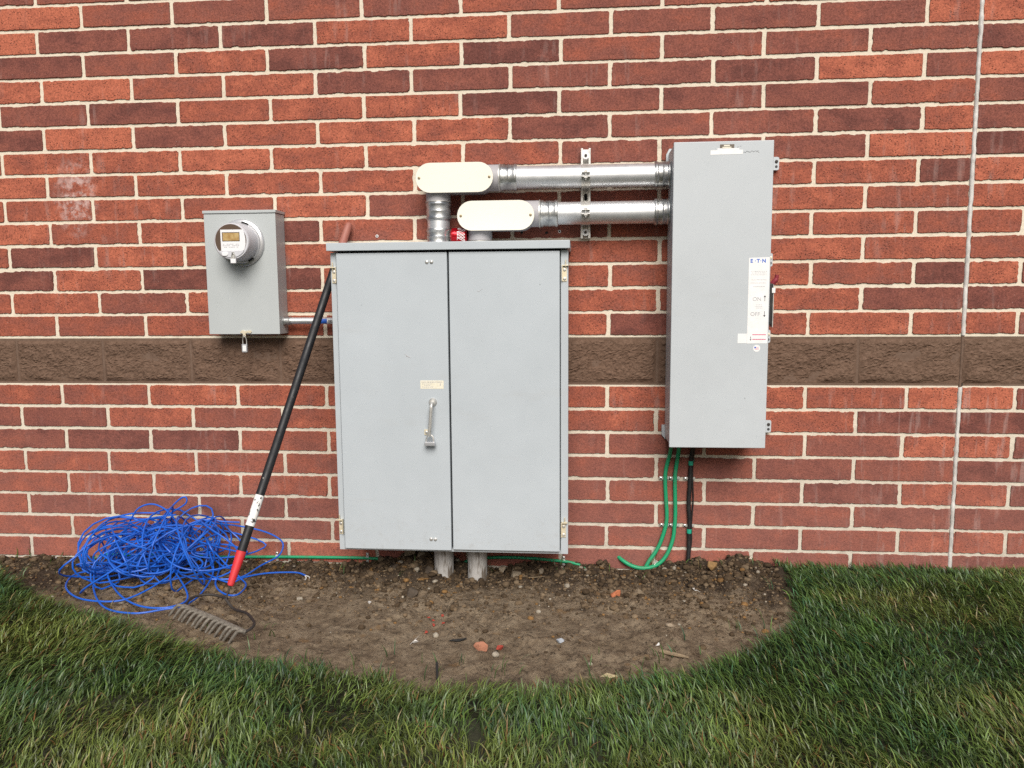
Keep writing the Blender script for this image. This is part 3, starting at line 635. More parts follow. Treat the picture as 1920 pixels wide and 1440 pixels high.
lump('pebble', 2.985, -.03, .012, MS_W, 'white chip lying against the wall right of the black cable', 'stone', .7, .7, 1.3, .2, 12) if False else None
lump('soil_lump', 1.867, -.369, .030, MS_D, 'big dark round clod below the left door', 'clod', 1, 1, .85, .5, 13)
lump('soil_lump', 1.79, -.075, .030, MS_P, 'pale clod on the little mound against the wall', 'clod', 1, .9, .9, .5, 14, group='clods on the mound against the wall')
for i, (x, y, r, m_, lb) in enumerate(((1.845, -.085, .022, MS_P, 'small pale clod in the middle of the mound against the wall'), (1.895, -.16, .032, MS_D, 'dark clod at the right foot of the mound against the wall'), (1.735, -.13, .022, MS_D, 'dark clod at the left foot of the mound against the wall'))):
    lump('soil_lump', x, y, r, m_, lb, 'clod', 1, 1, .85, .3 * i, 20 + i, group='clods on the mound against the wall')
lump('soil_lump', 2.20, -.12, .020, MS_P, 'small pale lump between the putty lump and right conduit stub', 'clod', 1, 1, .9, .1, 31)
lump('soil_lump', 2.36, -.10, .018, MS_P, 'pale crumbly lump under the right end of the green wire', 'clod', 1, 1, .9, .1, 32)
lump('scrap', 2.111, -.768, .017, M_BURN, 'thin black scrap lying above the large pinkish chip', 'scrap', 2.2, .5, .35, .35, 33)
for i, (x, y) in enumerate(((1.99, -.60), (2.02, -.57), (2.0, -.64), (1.97, -.58), (2.03, -.62), (1.98, -.69))):
    lump('brick_crumb', x, y, .006 + .002 * (i % 3), MS_R, 'red brick crumb in the small cluster on bare soil', 'rubble', 1.2, .8, .6, i, 40 + i, group='red brick crumbs clustered on the soil')
def stick(name, pts, r, m_, label, cat):
    P = [(x, y, float(ground_h(x, y)) + r * 1.1 + dz) for x, y, dz in pts]; sp = spline(P, 5); rr = [r * (.6 + .5 * sin(pi * min(1, .15 + i / len(sp)))) for i in range(len(sp))]
    return solo(name, MB().tube(sp, rr, 7), m_, label, cat)
stick('twig', [(2.79, -.815, 0), (2.83, -.838, .004), (2.875, -.87, .002)], .0065, M_STICK, 'dry tan twig on the soil by the right turf edge', 'twig')
stick('twig', [(2.075, -.985, .022), (2.082, -1.02, .012), (2.09, -1.06, .002)], .004, M_BURN, 'black twig sticking up at the turf edge below the cabinet', 'twig')
stick('straw', [(2.26, -.14, .01), (2.32, -.165, .004), (2.39, -.15, .002)], .0014, M_STICK, 'long thin straw lying right of the putty lump', 'straw')
stick('straw', [(1.69, -.16, .002), (1.73, -.13, .006), (1.75, -.10, .004)], .0016, M_STICK, 'thin straw lying across the mound left side', 'straw')
mb = MB(); zz = float(ground_h(2.617, -.985)) + .004
mb.add([(2.59, -.985, zz), (2.61, -.972, zz + .006), (2.645, -.985, zz + .004), (2.612, -.998, zz + .002), (2.59, -.985, zz - .002), (2.61, -.972, zz + .004), (2.645, -.985, zz + .002), (2.612, -.998, zz)], [(0, 1, 2, 3), (7, 6, 5, 4), (0, 4, 5, 1), (1, 5, 6, 2), (2, 6, 7, 3), (3, 7, 4, 0)])
solo('dry_leaf', mb, stone('dry leaf', (.50, .41, .24)), 'pale dry leaf lying at the front turf edge', 'leaf')
mb = MB(); zz = float(ground_h(.138, -.054)) + .012
mb.box(.122, .150, -.064, -.048, zz - .006, zz + .004, .001); solo('paper_scrap', mb, M_WHITE, 'white scrap lying on soil by the wall left of the blue wire', 'scrap')

# ------------------------------------------------------------------ electric meter box
t = thing('meter_box', (1.107, 0, .95), 'small grey meter box with a round electric meter, left of the cabinet', 'meter box')
mb = MB().box(.953, 1.262, -.105, -.006, .95, 1.452, .0025); part('enclosure', mb, M_METR, t)
mb = MB().box(.9495, 1.2655, -.1095, -.0062, 1.4535, 1.4655, .002); part('top_cap', mb, M_METR, t)
mx_, mz_ = 1.114, 1.331
mb = MB().lathe((mx_, -.106, mz_), (0, -1, 0), [(0, .098), (.006, .098), (.010, .095), (.013, .086), (.020, .083)], 56); part('socket_ring', mb, M_PLRING, t)
for a0, a1 in ((62, 82), (-66, -48)):
    part('ring_slot', MB().tube([(mx_ + .0835 * cos(R(q)), -.1262, mz_ + .0835 * sin(R(q))) for q in np.linspace(a0, a1, 8)], .0035, 8), M_DARK, t)
mt = part('meter_body', MB().lathe((mx_, -.122, mz_), (0, -1, 0), [(0, .079), (.012, .079), (.016, .0775), (.074, .0745), (.081, .0735), (.084, .0705), (.0845, .066)], 56), M_PLGREY, t)
mb = MB().prism(circ(mx_ - .002, mz_ + .004, .0655, 40), -.2066, -.2072, .0003); part('meter_window', mb, M_BROWNI, mt)
FY = -.2074
face = [(-.044, .047), (.052, .047), (.0565, .030), (.060, .012), (.060, -.012), (.054, -.034), (.045, -.038), (-.043, -.038)]
part('face_plate', MB().prism([(mx_ + a_, mz_ + b_) for a_, b_ in face], FY, FY - .0012, .0003), M_FACEP, mt)
part('display', MB().box(mx_ - .034, mx_ + .034, FY - .0022, FY - .0013, mz_ + .003, mz_ + .034, .0003), M_LCD, mt)
mb = MB()
for a_ in ((-.036, .036, .034, .0365), (-.036, .036, .001, .003), (-.0365, -.034, .001, .0365), (.034, .0365, .001, .0365)): mb.box(mx_ + a_[0], mx_ + a_[1], FY - .0026, FY - .0013, mz_ + a_[2], mz_ + a_[3], 0)
part('display_frame', mb, M_BROWNI, mt)
mb = MB()
for zz, L in ((-.012, .034), (-.018, .036), (-.024, .030)):
    for k in range(9):
        if (k * 7 + int(zz * 1000)) % 5: mb.box(mx_ - L + k * L * 2 / 9, mx_ - L + (k + .7) * L * 2 / 9, FY - .0018, FY - .0013, mz_ + zz, mz_ + zz + .0022, 0)
part('face_print', mb, M_PGREY, mt)
chord = [(-.066 * cos(q), -.066 * sin(q)) for q in np.linspace(.62, pi - .62, 18)]
part('lower_bezel', MB().prism([(mx_ + a_, mz_ + b_ + .001) for a_, b_ in chord], -.2072, -.2098, .0006), M_PLGREY, mt)
part('reset_button', MB().prism(stadium(mx_ - .040, mx_ - .014, mz_ - .050, .0085, 8), -.2099, -.2125, .001), M_FACEP, mt)
part('lock_tab', MB().box(mx_ + .002, mx_ + .013, -.214, -.2095, mz_ - .070, mz_ - .042, .001), M_STEEL, mt)
part('lock_hole', MB().cyl((mx_ + .007, -.2138, mz_ - .049), (mx_ + .007, -.2146, mz_ - .049), .004, 14), M_PDARK, mt)
hp = [(1.089, .957), (1.098, .9665), (1.104, .9665), (1.110, .963), (1.128, .966), (1.137, .966), (1.140, .960), (1.135, .954), (1.122, .957), (1.113, .952), (1.114, .944), (1.109, .937), (1.102, .939), (1.101, .946), (1.103, .951), (1.096, .955)]
part('hasp', MB().prism(hp, -.1055, -.1095, .0004), M_BRASS, t)
part('hasp_hole', MB().cyl((1.1075, -.1094, .9435), (1.1075, -.1101, .9435), .0032, 12), M_PDARK, t)
# white seal padlock on the meter and clear padlock under the box
p = thing('padlock', (1.122, -.213, 1.242), 'tiny white padlock seal hanging from the round meter', 'padlock', 'padlocks on the enclosures')
part('lock_body', MB().box(1.112, 1.134, -.2185, -.2105, 1.243, 1.261, .002), M_FACEP, p)
part('shackle', MB().tube([(1.1145, -.2146, 1.259), (1.1155, -.2146, 1.272), (1.118, -.2162, 1.279), (1.1235, -.2165, 1.281), (1.129, -.2162, 1.279), (1.1315, -.2146, 1.272), (1.132, -.2146, 1.259)], .0015, 7), M_STEEL, p)
p = thing('padlock', (1.108, -.108, .872), 'silver padlock hanging below the meter box by its hasp', 'padlock', 'padlocks on the enclosures')
part('lock_body', MB().box(1.096, 1.1195, -.114, -.102, .8735, .9085, .002), M_PADL, p)
part('lock_label', MB().box(1.1005, 1.115, -.1146, -.1139, .879, .903, .0002), M_WHITE, p)
part('shackle', MB().tube(spline([(1.100, -.108, .906), (1.0995, -.108, .925), (1.1035, -.1115, .938), (1.108, -.1115, .9425), (1.1125, -.1115, .938), (1.116, -.108, .925), (1.1155, -.108, .906)], 4), .0019, 8), M_STEEL, p)
# conduit between the meter box and the cabinet
t = thing('conduit', (1.40, -.055, .99), 'short thin silver conduit between the meter box and the cabinet', 'conduit')
part('pipe', MB().cyl((1.275, -.055, 1.004), (1.548, -.055, 1.004), .0145), M_PIPE, t)
part('connector', MB().lathe((1.2625, -.055, 1.004), (1, 0, 0), [(0, .018), (.004, .018), (.005, .0165), (.016, .0165), (.017, .0185), (.026, .0185), (.028, .0165), (.036, .016)], 28), M_COUP, t)
def arc_strip(x0, x1, cy, cz, r, a0, a1, m=8, th=.0004):       # a sticker wrapped round a tube along X
    mb = MB(); vs = []; fs = []
    for rr in (r, r + th):
        for i in range(m + 1):
            q = R(a0 + (a1 - a0) * i / m); vs += [(x0, cy - rr * cos(q), cz + rr * sin(q)), (x1, cy - rr * cos(q), cz + rr * sin(q))]
    N = 2 * (m + 1)
    for i in range(m): fs += [(2 * i, 2 * i + 1, 2 * i + 3, 2 * i + 2), (N + 2 * i, N + 2 * i + 1, N + 2 * i + 3, N + 2 * i + 2)]
    fs += [(0, 1, N + 1, N), (2 * m, 2 * m + 1, N + 2 * m + 1, N + 2 * m)]
    for i in range(m): fs += [(2 * i, 2 * i + 2, N + 2 * i + 2, N + 2 * i), (2 * i + 1, 2 * i + 3, N + 2 * i + 3, N + 2 * i + 1)]
    return mb.add(vs, fs)
st_ = part('sticker', arc_strip(1.425, 1.455, -.055, 1.004, .0146, -50, 35), M_PBLUE, t, label='blue sticker')
st_ = part('sticker', arc_strip(1.455, 1.49, -.055, 1.004, .0146, -50, 35), M_WHITE, t, label='white bar code sticker')
mb = MB()
for k, (a_, w_) in enumerate(((0, .0012), (.003, .002), (.0065, .001), (.009, .0022), (.0125, .001), (.015, .002), (.0185, .0012), (.021, .0022))): b_ = arc_strip(1.460 + a_, 1.460 + a_ + w_, -.055, 1.004, .0151, -35, 15); mb.add(b_.v, b_.f)
part('bar_code', mb, M_PDARK, st_)

# ------------------------------------------------------------------ the two-door cabinet
t = thing('cabinet', (2.013, 0, .08), 'large grey two-door electrical cabinet on the brick wall', 'cabinet')
mb = MB().box(1.552, 2.474, -.268, -.006, .082, 1.279, .003); mb.box(1.548, 1.570, -.285, -.2685, .08, 1.276, .002); mb.box(2.4495, 2.478, -.285, -.2685, .08, 1.276, .002); mb.box(1.5705, 2.449, -.284, -.2686, .080, .0925, .0015)
part('body', mb, M_CABF, t)
mb = MB().box(1.541, 2.4845, -.315, -.0065, 1.282, 1.3125, .003); part('lid', mb, M_CAB, t)
part('door_gap', MB().box(1.572, 2.447, -.2705, -.2687, .096, 1.2785, 0), M_DARK, t)
ld = part('door', MB().box(1.5745, 2.0115, -.300, -.2712, .089, 1.2735, .0035, 3), M_CAB, t, label='left cabinet door with the latch handle')
rd = part('door', MB().box(2.0185, 2.4455, -.300, -.2712, .093, 1.2735, .0035, 3), M_CAB, t, label='plain right cabinet door')
for (x, z) in ((1.9335, 1.2365), (1.9515, 1.2365), (1.930, .1355), (1.947, .1355)):
    part('bolt', MB().lathe((x, -.2995, z), (0, -1, 0), [(0, .0075), (.0025, .0072), (.0045, .0055), (.0056, .002)], 16), M_STEEL, ld)
s_ = part('sticker', MB().box(1.8985, 1.991, -.3008, -.2996, .7435, .7765, .0002), M_CREAM, ld)
mb = MB(); rs = random.Random(3)
for zz, a0, a1 in ((.7685, 1.903, 1.985), (.762, 1.906, 1.946), (.7565, 1.915, 1.940), (.7495, 1.906, 1.95)):
    x = a0
    while x < a1: L = rs.uniform(.002, .006); mb.box(x, min(x + L, a1), -.3012, -.3007, zz, zz + (.0035 if zz > .766 else .0022), 0); x += L + rs.uniform(.0012, .003)
mb.box(1.976, 1.980, -.3012, -.3007, .7615, .765, 0); mb.box(1.976, 1.980, -.3012, -.3007, .7565, .760, 0)
part('sticker_print', mb, M_PGREY, s_)
h = part('handle', MB().tube(spline([(1.947, -.301, .690), (1.9475, -.322, .690), (1.9475, -.334, .682), (1.946, -.337, .665), (1.9405, -.337, .60), (1.936, -.337, .561)], 6), .0068, 12), M_STEEL, ld)
part('handle_boss', MB().lathe((1.947, -.2995, .691), (0, -1, 0), [(0, .0165), (.004, .0162), (.008, .0125), (.014, .010)], 24), M_STEEL, h)
part('lock_plate', MB().box(1.911, 1.934, -.3035, -.2996, .560, .582, .001), M_BRASS, ld)
part('bolt', MB().lathe((1.9205, -.3034, .571), (0, -1, 0), [(0, .0062), (.003, .0058), (.0045, .003)], 14), M_STEEL, ld)
p = thing('padlock', (1.936, -.325, .508), 'grey padlock locking the cabinet door handle', 'padlock', 'padlocks on the enclosures')
part('lock_body', MB().box(1.916, 1.958, -.333, -.315, .521, .537, .003), M_PADL, p)
part('shackle', MB().tube(spline([(1.9225, -.324, .520), (1.9225, -.324, .548), (1.9285, -.3235, .561), (1.9365, -.3235, .565), (1.9455, -.3235, .561), (1.951, -.324, .548), (1.951, -.324, .520)], 4), .0028, 8), M_STEEL, p)
def hinge(x, z, sgn):      # hinge straddling door edge and frame; sgn = +1 on the left side
    mb = MB(); mb.box(min(x, x + sgn * .018), max(x, x + sgn * .018), -.2885, -.2855, z - .032, z + .022, .0006)
    mb.box(x + sgn * .0175 - .0015, x + sgn * .0175 + .0015, -.300, -.2855, z - .030, z + .030, .0006)
    mb.box(min(x - sgn * .006, x + sgn * .019), max(x - sgn * .006, x + sgn * .019), -.2995, -.2857, z + .0265, z + .0300, .0006)
    h_ = part('hinge', mb, M_BRASS, t)
    part('hinge_pin', MB().cyl((x + sgn * .004, -.293, z + .020), (x + sgn * .004, -.293, z + .050), .0022, 10), M_BRASS, h_)
    for dz in (.012, -.022): part('hinge_bolt', MB().lathe((x + sgn * .0085, -.2884, z + dz), (0, -1, 0), [(0, .0062), (.002, .0060), (.0036, .0035)], 14), M_STEEL, h_)
for x, z, s_ in ((1.5535, 1.190, 1), (2.472, 1.190, -1), (1.549, .178, 1), (2.469, .182, -1)): hinge(x, z, s_)
# scuffs on the paint
for pr, pts in ((ld, [(1.839, .880), (1.848, .874), (1.858, .868)]), (ld, [(1.843, .873), (1.862, .866)]), (rd, [(2.128, 1.125), (2.134, 1.121), (2.141, 1.128)]), (rd, [(2.145, 1.130), (2.148, 1.131)])):
    part('scuff', MB().tube([(x, -.3000, z) for x, z in pts], .0011, 6), M_PGREY, pr)

# grey conduits under the cabinet
for x, y, lb in ((1.951, -.135, 'left grey conduit stub under the cabinet with brown drips'), (2.095, -.145, 'right grey conduit stub under the cabinet, cleaner')):
    solo('conduit_stub', MB().lathe((x, y, -.14), (0, 0, 1), [(0, .041), (.10, .041), (.215, .0415), (.2215, .0415)], 36), M_PVC, lb, 'conduit', 'conduit stubs under the cabinet')

# ------------------------------------------------------------------ conduit runs above the cabinet
def coupling(a_, b_, axis, o, r):
    L = b_ - a_; return MB().lathe(o, axis, [(a_, r * .96), (a_ + .004, r * 1.0), (a_ + L * .16, r * 1.0), (a_ + L * .22, r * .945), (a_ + L * .46, r * .95), (a_ + L * .5, r * .985), (a_ + L * .56, r * .95), (a_ + L * .78, r * .945), (a_ + L * .84, r * 1.0), (b_ - .004, r * 1.0), (b_, r * .95)], 40)
PY = -.09
def run(z, cx0, cx1, hubx, coup0, coup1, pend, zc, downx, down, label):
    t = thing('conduit_run', ((cx0 + cx1) / 2, PY, z), label, 'conduit')
    b = MB().prism(stadium(cx0 + .004, cx1 - .004, zc, .0555), PY + .045, PY - .066, .003)
    b.cyl((cx1 - .06, PY, z), (hubx, PY, z), .0525, 36); b.cyl((downx, PY, zc), (downx, PY, down[0]), .0495, 36)
    fb = part('conduit_body', b, M_FIT, t)
    cp = part('cover_plate', MB().prism(stadium(cx0, cx1, zc, .0585), PY - .0662, PY - .0705, .001), M_COVER, fb)
    for x in (cx0 + .015, cx1 - .015): part('cover_screw', MB().lathe((x, PY - .0704, zc), (0, -1, 0), [(0, .0056), (.002, .0052), (.0028, .003)], 14), mat('screw', (.30, .24, .15), .45, .6), fb)
    lr = MB().lathe((0, PY, z), (1, 0, 0), [(coup0 - .0015, .0525), (coup0 - .001, .0565), (coup0 + .003, .0565), (coup0 + .0035, .0525)], 12)
    part('lock_ring', lr, M_STEEL, t)
    part('coupling', coupling(coup0 + .0035, coup1, (1, 0, 0), (0, PY, z), .0535), M_COUP, t)
    pp = part('pipe', MB().cyl((coup1 - .006, PY, z), (pend + .004, PY, z), .0448, 48), M_PIPE, t)
    part('coupling', coupling(pend, 2.8785, (1, 0, 0), (0, PY, z), .0520), M_COUP, t)
    return t, pp, fb
t, pp, fb = run(1.578, 1.866, 2.178, 2.197, 2.197, 2.268, 2.8155, 1.5735, 1.945, (1.487,), 'upper horizontal conduit run with a cream elbow cover, higher of two')
part('lock_ring', MB().lathe((1.945, PY, 0), (0, 0, 1), [(1.4885, .049), (1.488, .0535), (1.4845, .0535), (1.484, .049)], 12), M_STEEL, t)
part('coupling', coupling(-1.4838, -1.412, (0, 0, -1), (1.945, PY, 0), .0515), M_COUP, t)
part('pipe', MB().cyl((1.945, PY, 1.417), (1.945, PY, 1.372), .0455, 40), M_PIPE, t)
part('coupling', coupling(-1.378, -1.313, (0, 0, -1), (1.945, PY, 0), .0505), M_COUP, t)
t2, pp2, fb2 = run(1.433, 2.032, 2.341, 2.358, 2.358, 2.433, 2.8155, 1.4225, 2.115, (1.328,), 'lower horizontal conduit run with a cream elbow cover, nearer the cabinet top')
part('lock_ring', MB().lathe((2.115, PY, 0), (0, 0, 1), [(1.3275, .047), (1.327, .0535), (1.3205, .0535), (1.3132, .047)], 14), M_STEEL, t2)
part('sticker', arc_strip(2.482, 2.522, PY, 1.433, .0449, 8, 42), M_WHITE, pp2)

# strut channel with pipe straps
t = thing('strut_channel', (2.544, 0, 1.336), 'perforated steel strut behind the two conduits with pipe straps', 'bracket')
mb = MB()
mb.box(2.5245, 2.5635, -.0085, -.0062, 1.336, 1.696, .0005); mb.box(2.5245, 2.5270, -.0408, -.0086, 1.336, 1.696, .0005); mb.box(2.5610, 2.5635, -.0408, -.0086, 1.336, 1.696, .0005)
mb.box(2.5271, 2.5325, -.0408, -.0388, 1.336, 1.696, .0005); mb.box(2.5555, 2.5609, -.0408, -.0388, 1.336, 1.696, .0005)
part('channel', mb, M_STEEL, t)
part('slot', MB().prism([(2.537 + .014 * (a_ > 0) * 0 + a_ * .0065 + .007, 1.5055 + b_) for a_, b_ in [(cos(q), .0065 * sin(q) + (.008 if sin(q) > 0 else -.008)) for q in np.linspace(0, 2 * pi, 22, endpoint=False)]], -.0084, -.0089, .0002), M_DARK, t)
for z in (1.667, 1.360):
    part('washer', MB().lathe((2.544, -.0389, z), (0, -1, 0), [(0, .0145), (.003, .0145), (.0035, .0135)], 24), M_WHITE, t)
    part('washer_bolt', MB().lathe((2.544, -.0423, z), (0, -1, 0), [(0, .006), (.004, .0055)], 8), M_DIRON, t)
for z in (1.578, 1.433):
    vs = []; fs = []; mb = MB()
    for k, (a0, a1) in enumerate(((8, 150), (-150, -8))):
        b_ = arc_strip(2.5265, 2.5615, PY, z, .0450, a0, a1, 16, .0022); mb.add(b_.v, b_.f)
    for dz in (.0065, -.0105): mb.box(2.5275, 2.5605, PY - .062, PY - .0445, z + dz, z + dz + .0025, .0005)
    s_ = part('pipe_strap', mb, M_STEEL, t)
    mb = MB().cyl((2.544, PY - .055, z - .022), (2.544, PY - .055, z + .012), .0028, 10); mb.cyl((2.544, PY - .055, z + .0092), (2.544, PY - .055, z + .0145), .0072, 12); mb.box(2.5375, 2.5505, PY - .061, PY - .049, z - .0155, z - .0106, .001)
    part('strap_bolt', mb, M_STEEL, s_)

# crushed drink can wedged between the pipes
t = thing('drink_can', (2.032, -.10, 1.3125), 'crushed red drink can lying on the cabinet lid between the conduits', 'can')
cy0, cz0 = -.105, 1.3465
prof = [(0, .024), (.002, .026), (.007, .0330), (.020, .0332), (.034, .0325), (.050, .0331), (.060, .033), (.0665, .028), (.068, .026)]
cb = MB().lathe((1.997, cy0, cz0), (1, 0, 0), prof, 40); cb.v = [(x, y, z + .0015 * sin(x * 160) * (1 if z > cz0 else 0)) for x, y, z in cb.v]
cbd = part('can_body', cb, M_CANR, t)
part('can_end', MB().lathe((1.9955, cy0, cz0), (1, 0, 0), [(0, .0225), (.0015, .0245)], 32), M_ALU, t)
mb = MB()
def onc(x, dg, rr=.0334): q = R(dg); return (x, cy0 - rr * cos(q), cz0 + rr * sin(q))
for i, dg in enumerate((52, 22, 2, -20)):       # strokes of the white script running round the can
    mb.tube(spline([onc(2.028, dg + 6), onc(2.040, dg - 4), onc(2.052, dg - 18), onc(2.058, dg - 14), onc(2.050, dg - 2), onc(2.036, dg + 10), onc(2.028, dg + 6)], 4), .0014, 6)
mb.tube(spline([onc(2.027, 30), onc(2.029, 5), onc(2.027, -30)], 5), .0011, 6)
part('can_script', mb, M_WHITE, cbd)

# ------------------------------------------------------------------ disconnect switch
t = thing('disconnect_switch', (3.06, 0, .508), 'tall narrow grey disconnect switch box right of the cabinet', 'switch box')
part('enclosure', MB().box(2.8785, 3.240, -.212, -.018, .512, 1.672, .003), M_DISC, t)
dr_ = part('door', MB().box(2.8745, 3.2445, -.231, -.2122, .5055, 1.6765, .003, 3), M_DISC, t)
mb = MB().prism([(2.868, 1.640), (2.868, 1.668), (2.880, 1.690), (2.905, 1.690), (2.905, 1.640)], -.0062, -.0178, .001)
part('rear_flange', mb, M_DISC, t)
part('rear_flange', MB().prism([(2.866, .56), (2.905, .56), (2.905, .50), (2.880, .50), (2.866, .518)], -.0062, -.0178, .001), M_DISC, t)
for z, brass in ((1.622, 0), (1.2355, 1), (.939, 1), (.558, 0)):
    e = part('mounting_ear', MB().prism(rrect(3.2405, 3.314, z - .026, z + .026, .007), -.020 if not brass else -.165, -.024 if not brass else -.169, .0006), M_DISC, t) if not brass else part('latch_ear', MB().prism(rrect(3.2405, 3.2660, z - .0255, z + .0255, .006), -.165, -.169, .0006), M_DISC, t)
    ex, ey = (3.303, -.0242) if not brass else (3.2575, -.1692)
    part('ear_bolt' if not brass else 'ear_rivet', MB().lathe((ex, ey, z + .008), (0, -1, 0), [(0, .0066), (.003, .006), (.004, .003)], 14), M_DIRON if not brass else M_BRASS, e)
    part('ear_hole', MB().cyl((ex, ey + .0003, z - .012), (ex, ey - .0006, z - .012), .0055, 14), M_PDARK, e)
h = part('switch_handle', MB().box(3.2415, 3.270, -.178, -.120, .985, 1.145, .004), M_BLACKC, t)
hb_ = MB().box(3.2702, 3.2735, -.175, -.123, .975, 1.140, .001); part('handle_guide', hb_, M_STEEL, h)
part('handle_grip', MB().tube(spline([(3.262, -.150, 1.118), (3.268, -.162, 1.142), (3.281, -.168, 1.160), (3.284, -.170, 1.178)], 5), [.009] * 5 + [.010] * 6 + [.008] * 5, 12), mat('faded dark red grip', (.26, .03, .045), .5), h)
part('handle_clip', MB().box(3.264, 3.2775, -.1812, -.1725, 1.108, 1.128, .002), M_WHITE, h)
LY = -.2311
lb = part('label', MB().add([(3.1635, LY, 1.2415), (3.2405, LY, 1.2435), (3.2405, LY, .916), (3.1635, LY, .915), (3.1635, LY - .0006, 1.2415), (3.2405, LY - .0006, 1.2435), (3.2405, LY - .0006, .916), (3.1635, LY - .0006, .915)], [(4, 5, 6, 7), (0, 3, 2, 1), (0, 1, 5, 4), (1, 2, 6, 5), (2, 3, 7, 6), (3, 0, 4, 7)]), M_WHITE, dr_, smooth=False)
LF = LY - .0008
mb = MB()
for s__, dx_ in (('E', -.0235), ('·', -.010), ('T', .001), ('·', .0105), ('N', .0225)): b_ = text_mb(s__, 3.197 + dx_, 1.2295, LF, .0195, .0006); mb.add(b_.v, b_.f)
part('logo_lettering', mb, M_PBLUE, lb, smooth=False)
part('on_lettering', text_mb('ON', 3.197, 1.085, LF, .021), M_PGREY, lb, smooth=False); part('off_lettering', text_mb('OFF', 3.192, 1.028, LF, .021), M_PGREY, lb, smooth=False)
mb = MB()
rs = random.Random(8)
for zz, a0, a1 in ((1.190, 3.172, 3.232), (1.184, 3.176, 3.232), (1.177, 3.172, 3.230), (1.158, 3.176, 3.230), (1.146, 3.172, 3.230), (1.132, 3.182, 3.226)):
    x = a0
    while x < a1: L = rs.uniform(.002, .006); mb.box(x, min(x + L, a1), LF - .0003, LF + .0004, zz, zz + .0016, 0); x += L + rs.uniform(.0015, .003)
part('fine_print', mb, M_PGREY, lb, smooth=False); mb = MB()
for zz, a0, a1 in ((1.063, 3.195, 3.216), (1.057, 3.190, 3.220), (1.051, 3.196, 3.218)):
    x = a0
    while x < a1: L = rs.uniform(.002, .006); mb.box(x, min(x + L, a1), LF - .0003, LF + .0004, zz, zz + .0016, 0); x += L + rs.uniform(.0015, .003)
part('fine_print', mb, M_PGREY, lb, smooth=False)
for z0_, up in ((1.087, 1), (1.030, -1)):
    x = 3.2265; mb = MB().box(x - .0008, x + .0008, LF - .0003, LF + .0004, z0_ - .009, z0_ + .009, 0)
    tri = [(x - .0045, z0_ + up * .006), (x + .0045, z0_ + up * .006), (x, z0_ + up * .0125)]; mb.add([(a_, LF, b__) for a_, b__ in tri] + [(a_, LF - .0004, b__) for a_, b__ in tri], [(0, 1, 2), (3, 4, 5), (0, 1, 4, 3), (1, 2, 5, 4), (2, 0, 3, 5)]); part('arrow_mark', mb, M_PDARK, lb, smooth=False)
mb = MB().box(3.1765, 3.1785, LF - .0003, LF + .0004, .934, .942, 0); mb.add([(3.174, LF, .932), (3.181, LF, .932), (3.1775, LF, .926)], [(0, 1, 2)])
part('warning_mark', mb, M_PDARK, lb, smooth=False)
mb = MB()
for zz in (.948, .930): mb.box(3.1835, 3.2345, LF - .0003, LF + .0004, zz, zz + .0028, 0)
part('label_stripes', mb, M_PRED, lb, smooth=False)
s2 = part('label', MB().box(3.1285, 3.1630, LY - .0005, LY + .0003, .9165, .953, 0), M_WHITE, dr_, smooth=False, label='small square white label')
rd_ = part('round_sticker', MB().prism(circ(3.201, .8965, .0135), LY + .0003, LY - .0005, .0002), M_WHITE, dr_, smooth=False)
mb = MB()
for k in range(3): mb.box(3.1945, 3.209, LF - .0002, LF + .0004, .8915 + k * .0042, .8935 + k * .0042, 0)
part('flag_stripes', mb, M_PPINK, rd_, smooth=False)
part('flag_corner', MB().box(3.1925, 3.1985, LF - .0005, LF + .0004, .897, .903, 0), M_PBLUE, rd_, smooth=False)
wl = part('name_plate', MB().box(3.0455, 3.0985, LY - .0006, LY + .0003, 1.6505, 1.6645, 0), mat('brown plate', (.13, .105, .08), .4), dr_, smooth=False)
mb = MB().box(3.060, 3.082, LF - .0002, LF + .0002, 1.6575, 1.6625, 0); mb.box(3.0545, 3.0875, LF - .0002, LF + .0002, 1.6508, 1.6555, 0); part('plate_print', mb, M_CREAM, wl, smooth=False)
part('label', MB().add([(3.011, LY, 1.643), (3.036, LY, 1.6435), (3.036, LY, 1.6502), (3.117, LY, 1.6502), (3.117, LY, 1.6435), (3.130, LY, 1.6435), (3.130, LY, 1.628), (3.011, LY, 1.627)] + [(a_, LY - .0005, b__) for a_, b__ in ((3.011, 1.643), (3.036, 1.6435), (3.036, 1.6502), (3.117, 1.6502), (3.117, 1.6435), (3.130, 1.6435), (3.130, 1.628), (3.011, 1.627))], [tuple(range(8, 16))] + [(k, (k + 1) % 8, 8 + (k + 1) % 8, 8 + k) for k in range(8)]), M_WHITE, dr_, smooth=False, label='blank white tape label at the top of the door')
rs = random.Random(4)
mb = MB().tube([(3.133 + i * .0019, LY - .0002, 1.636 + rs.uniform(-.003, .003)) for i in range(28)] + [(3.186, LY - .0002, 1.640), (3.1865, LY - .0002, 1.633), (3.191, LY - .0002, 1.633)], .0006, 5)
mb.tube([(3.110, LY - .0002, 1.6525), (3.113, LY - .0002, 1.657), (3.112, LY - .0002, 1.651)], .0005, 5); mb.tube([(3.119, LY - .0002, 1.656), (3.124, LY - .0002, 1.657)], .0005, 5)
part('marker_scribble', mb, M_PDARK, dr_, smooth=False)
for a_, b__ in ((1.53, 1.62), (1.045, 1.125)):
    mb = MB()
    for k in range(5): zz = a_ + (b__ - a_) * k / 5; mb.box(2.8776, 2.8790, -.206, -.196, zz, zz + (b__ - a_) / 6.5, 0)
    part('side_print', mb, M_WHITE, t, smooth=False)

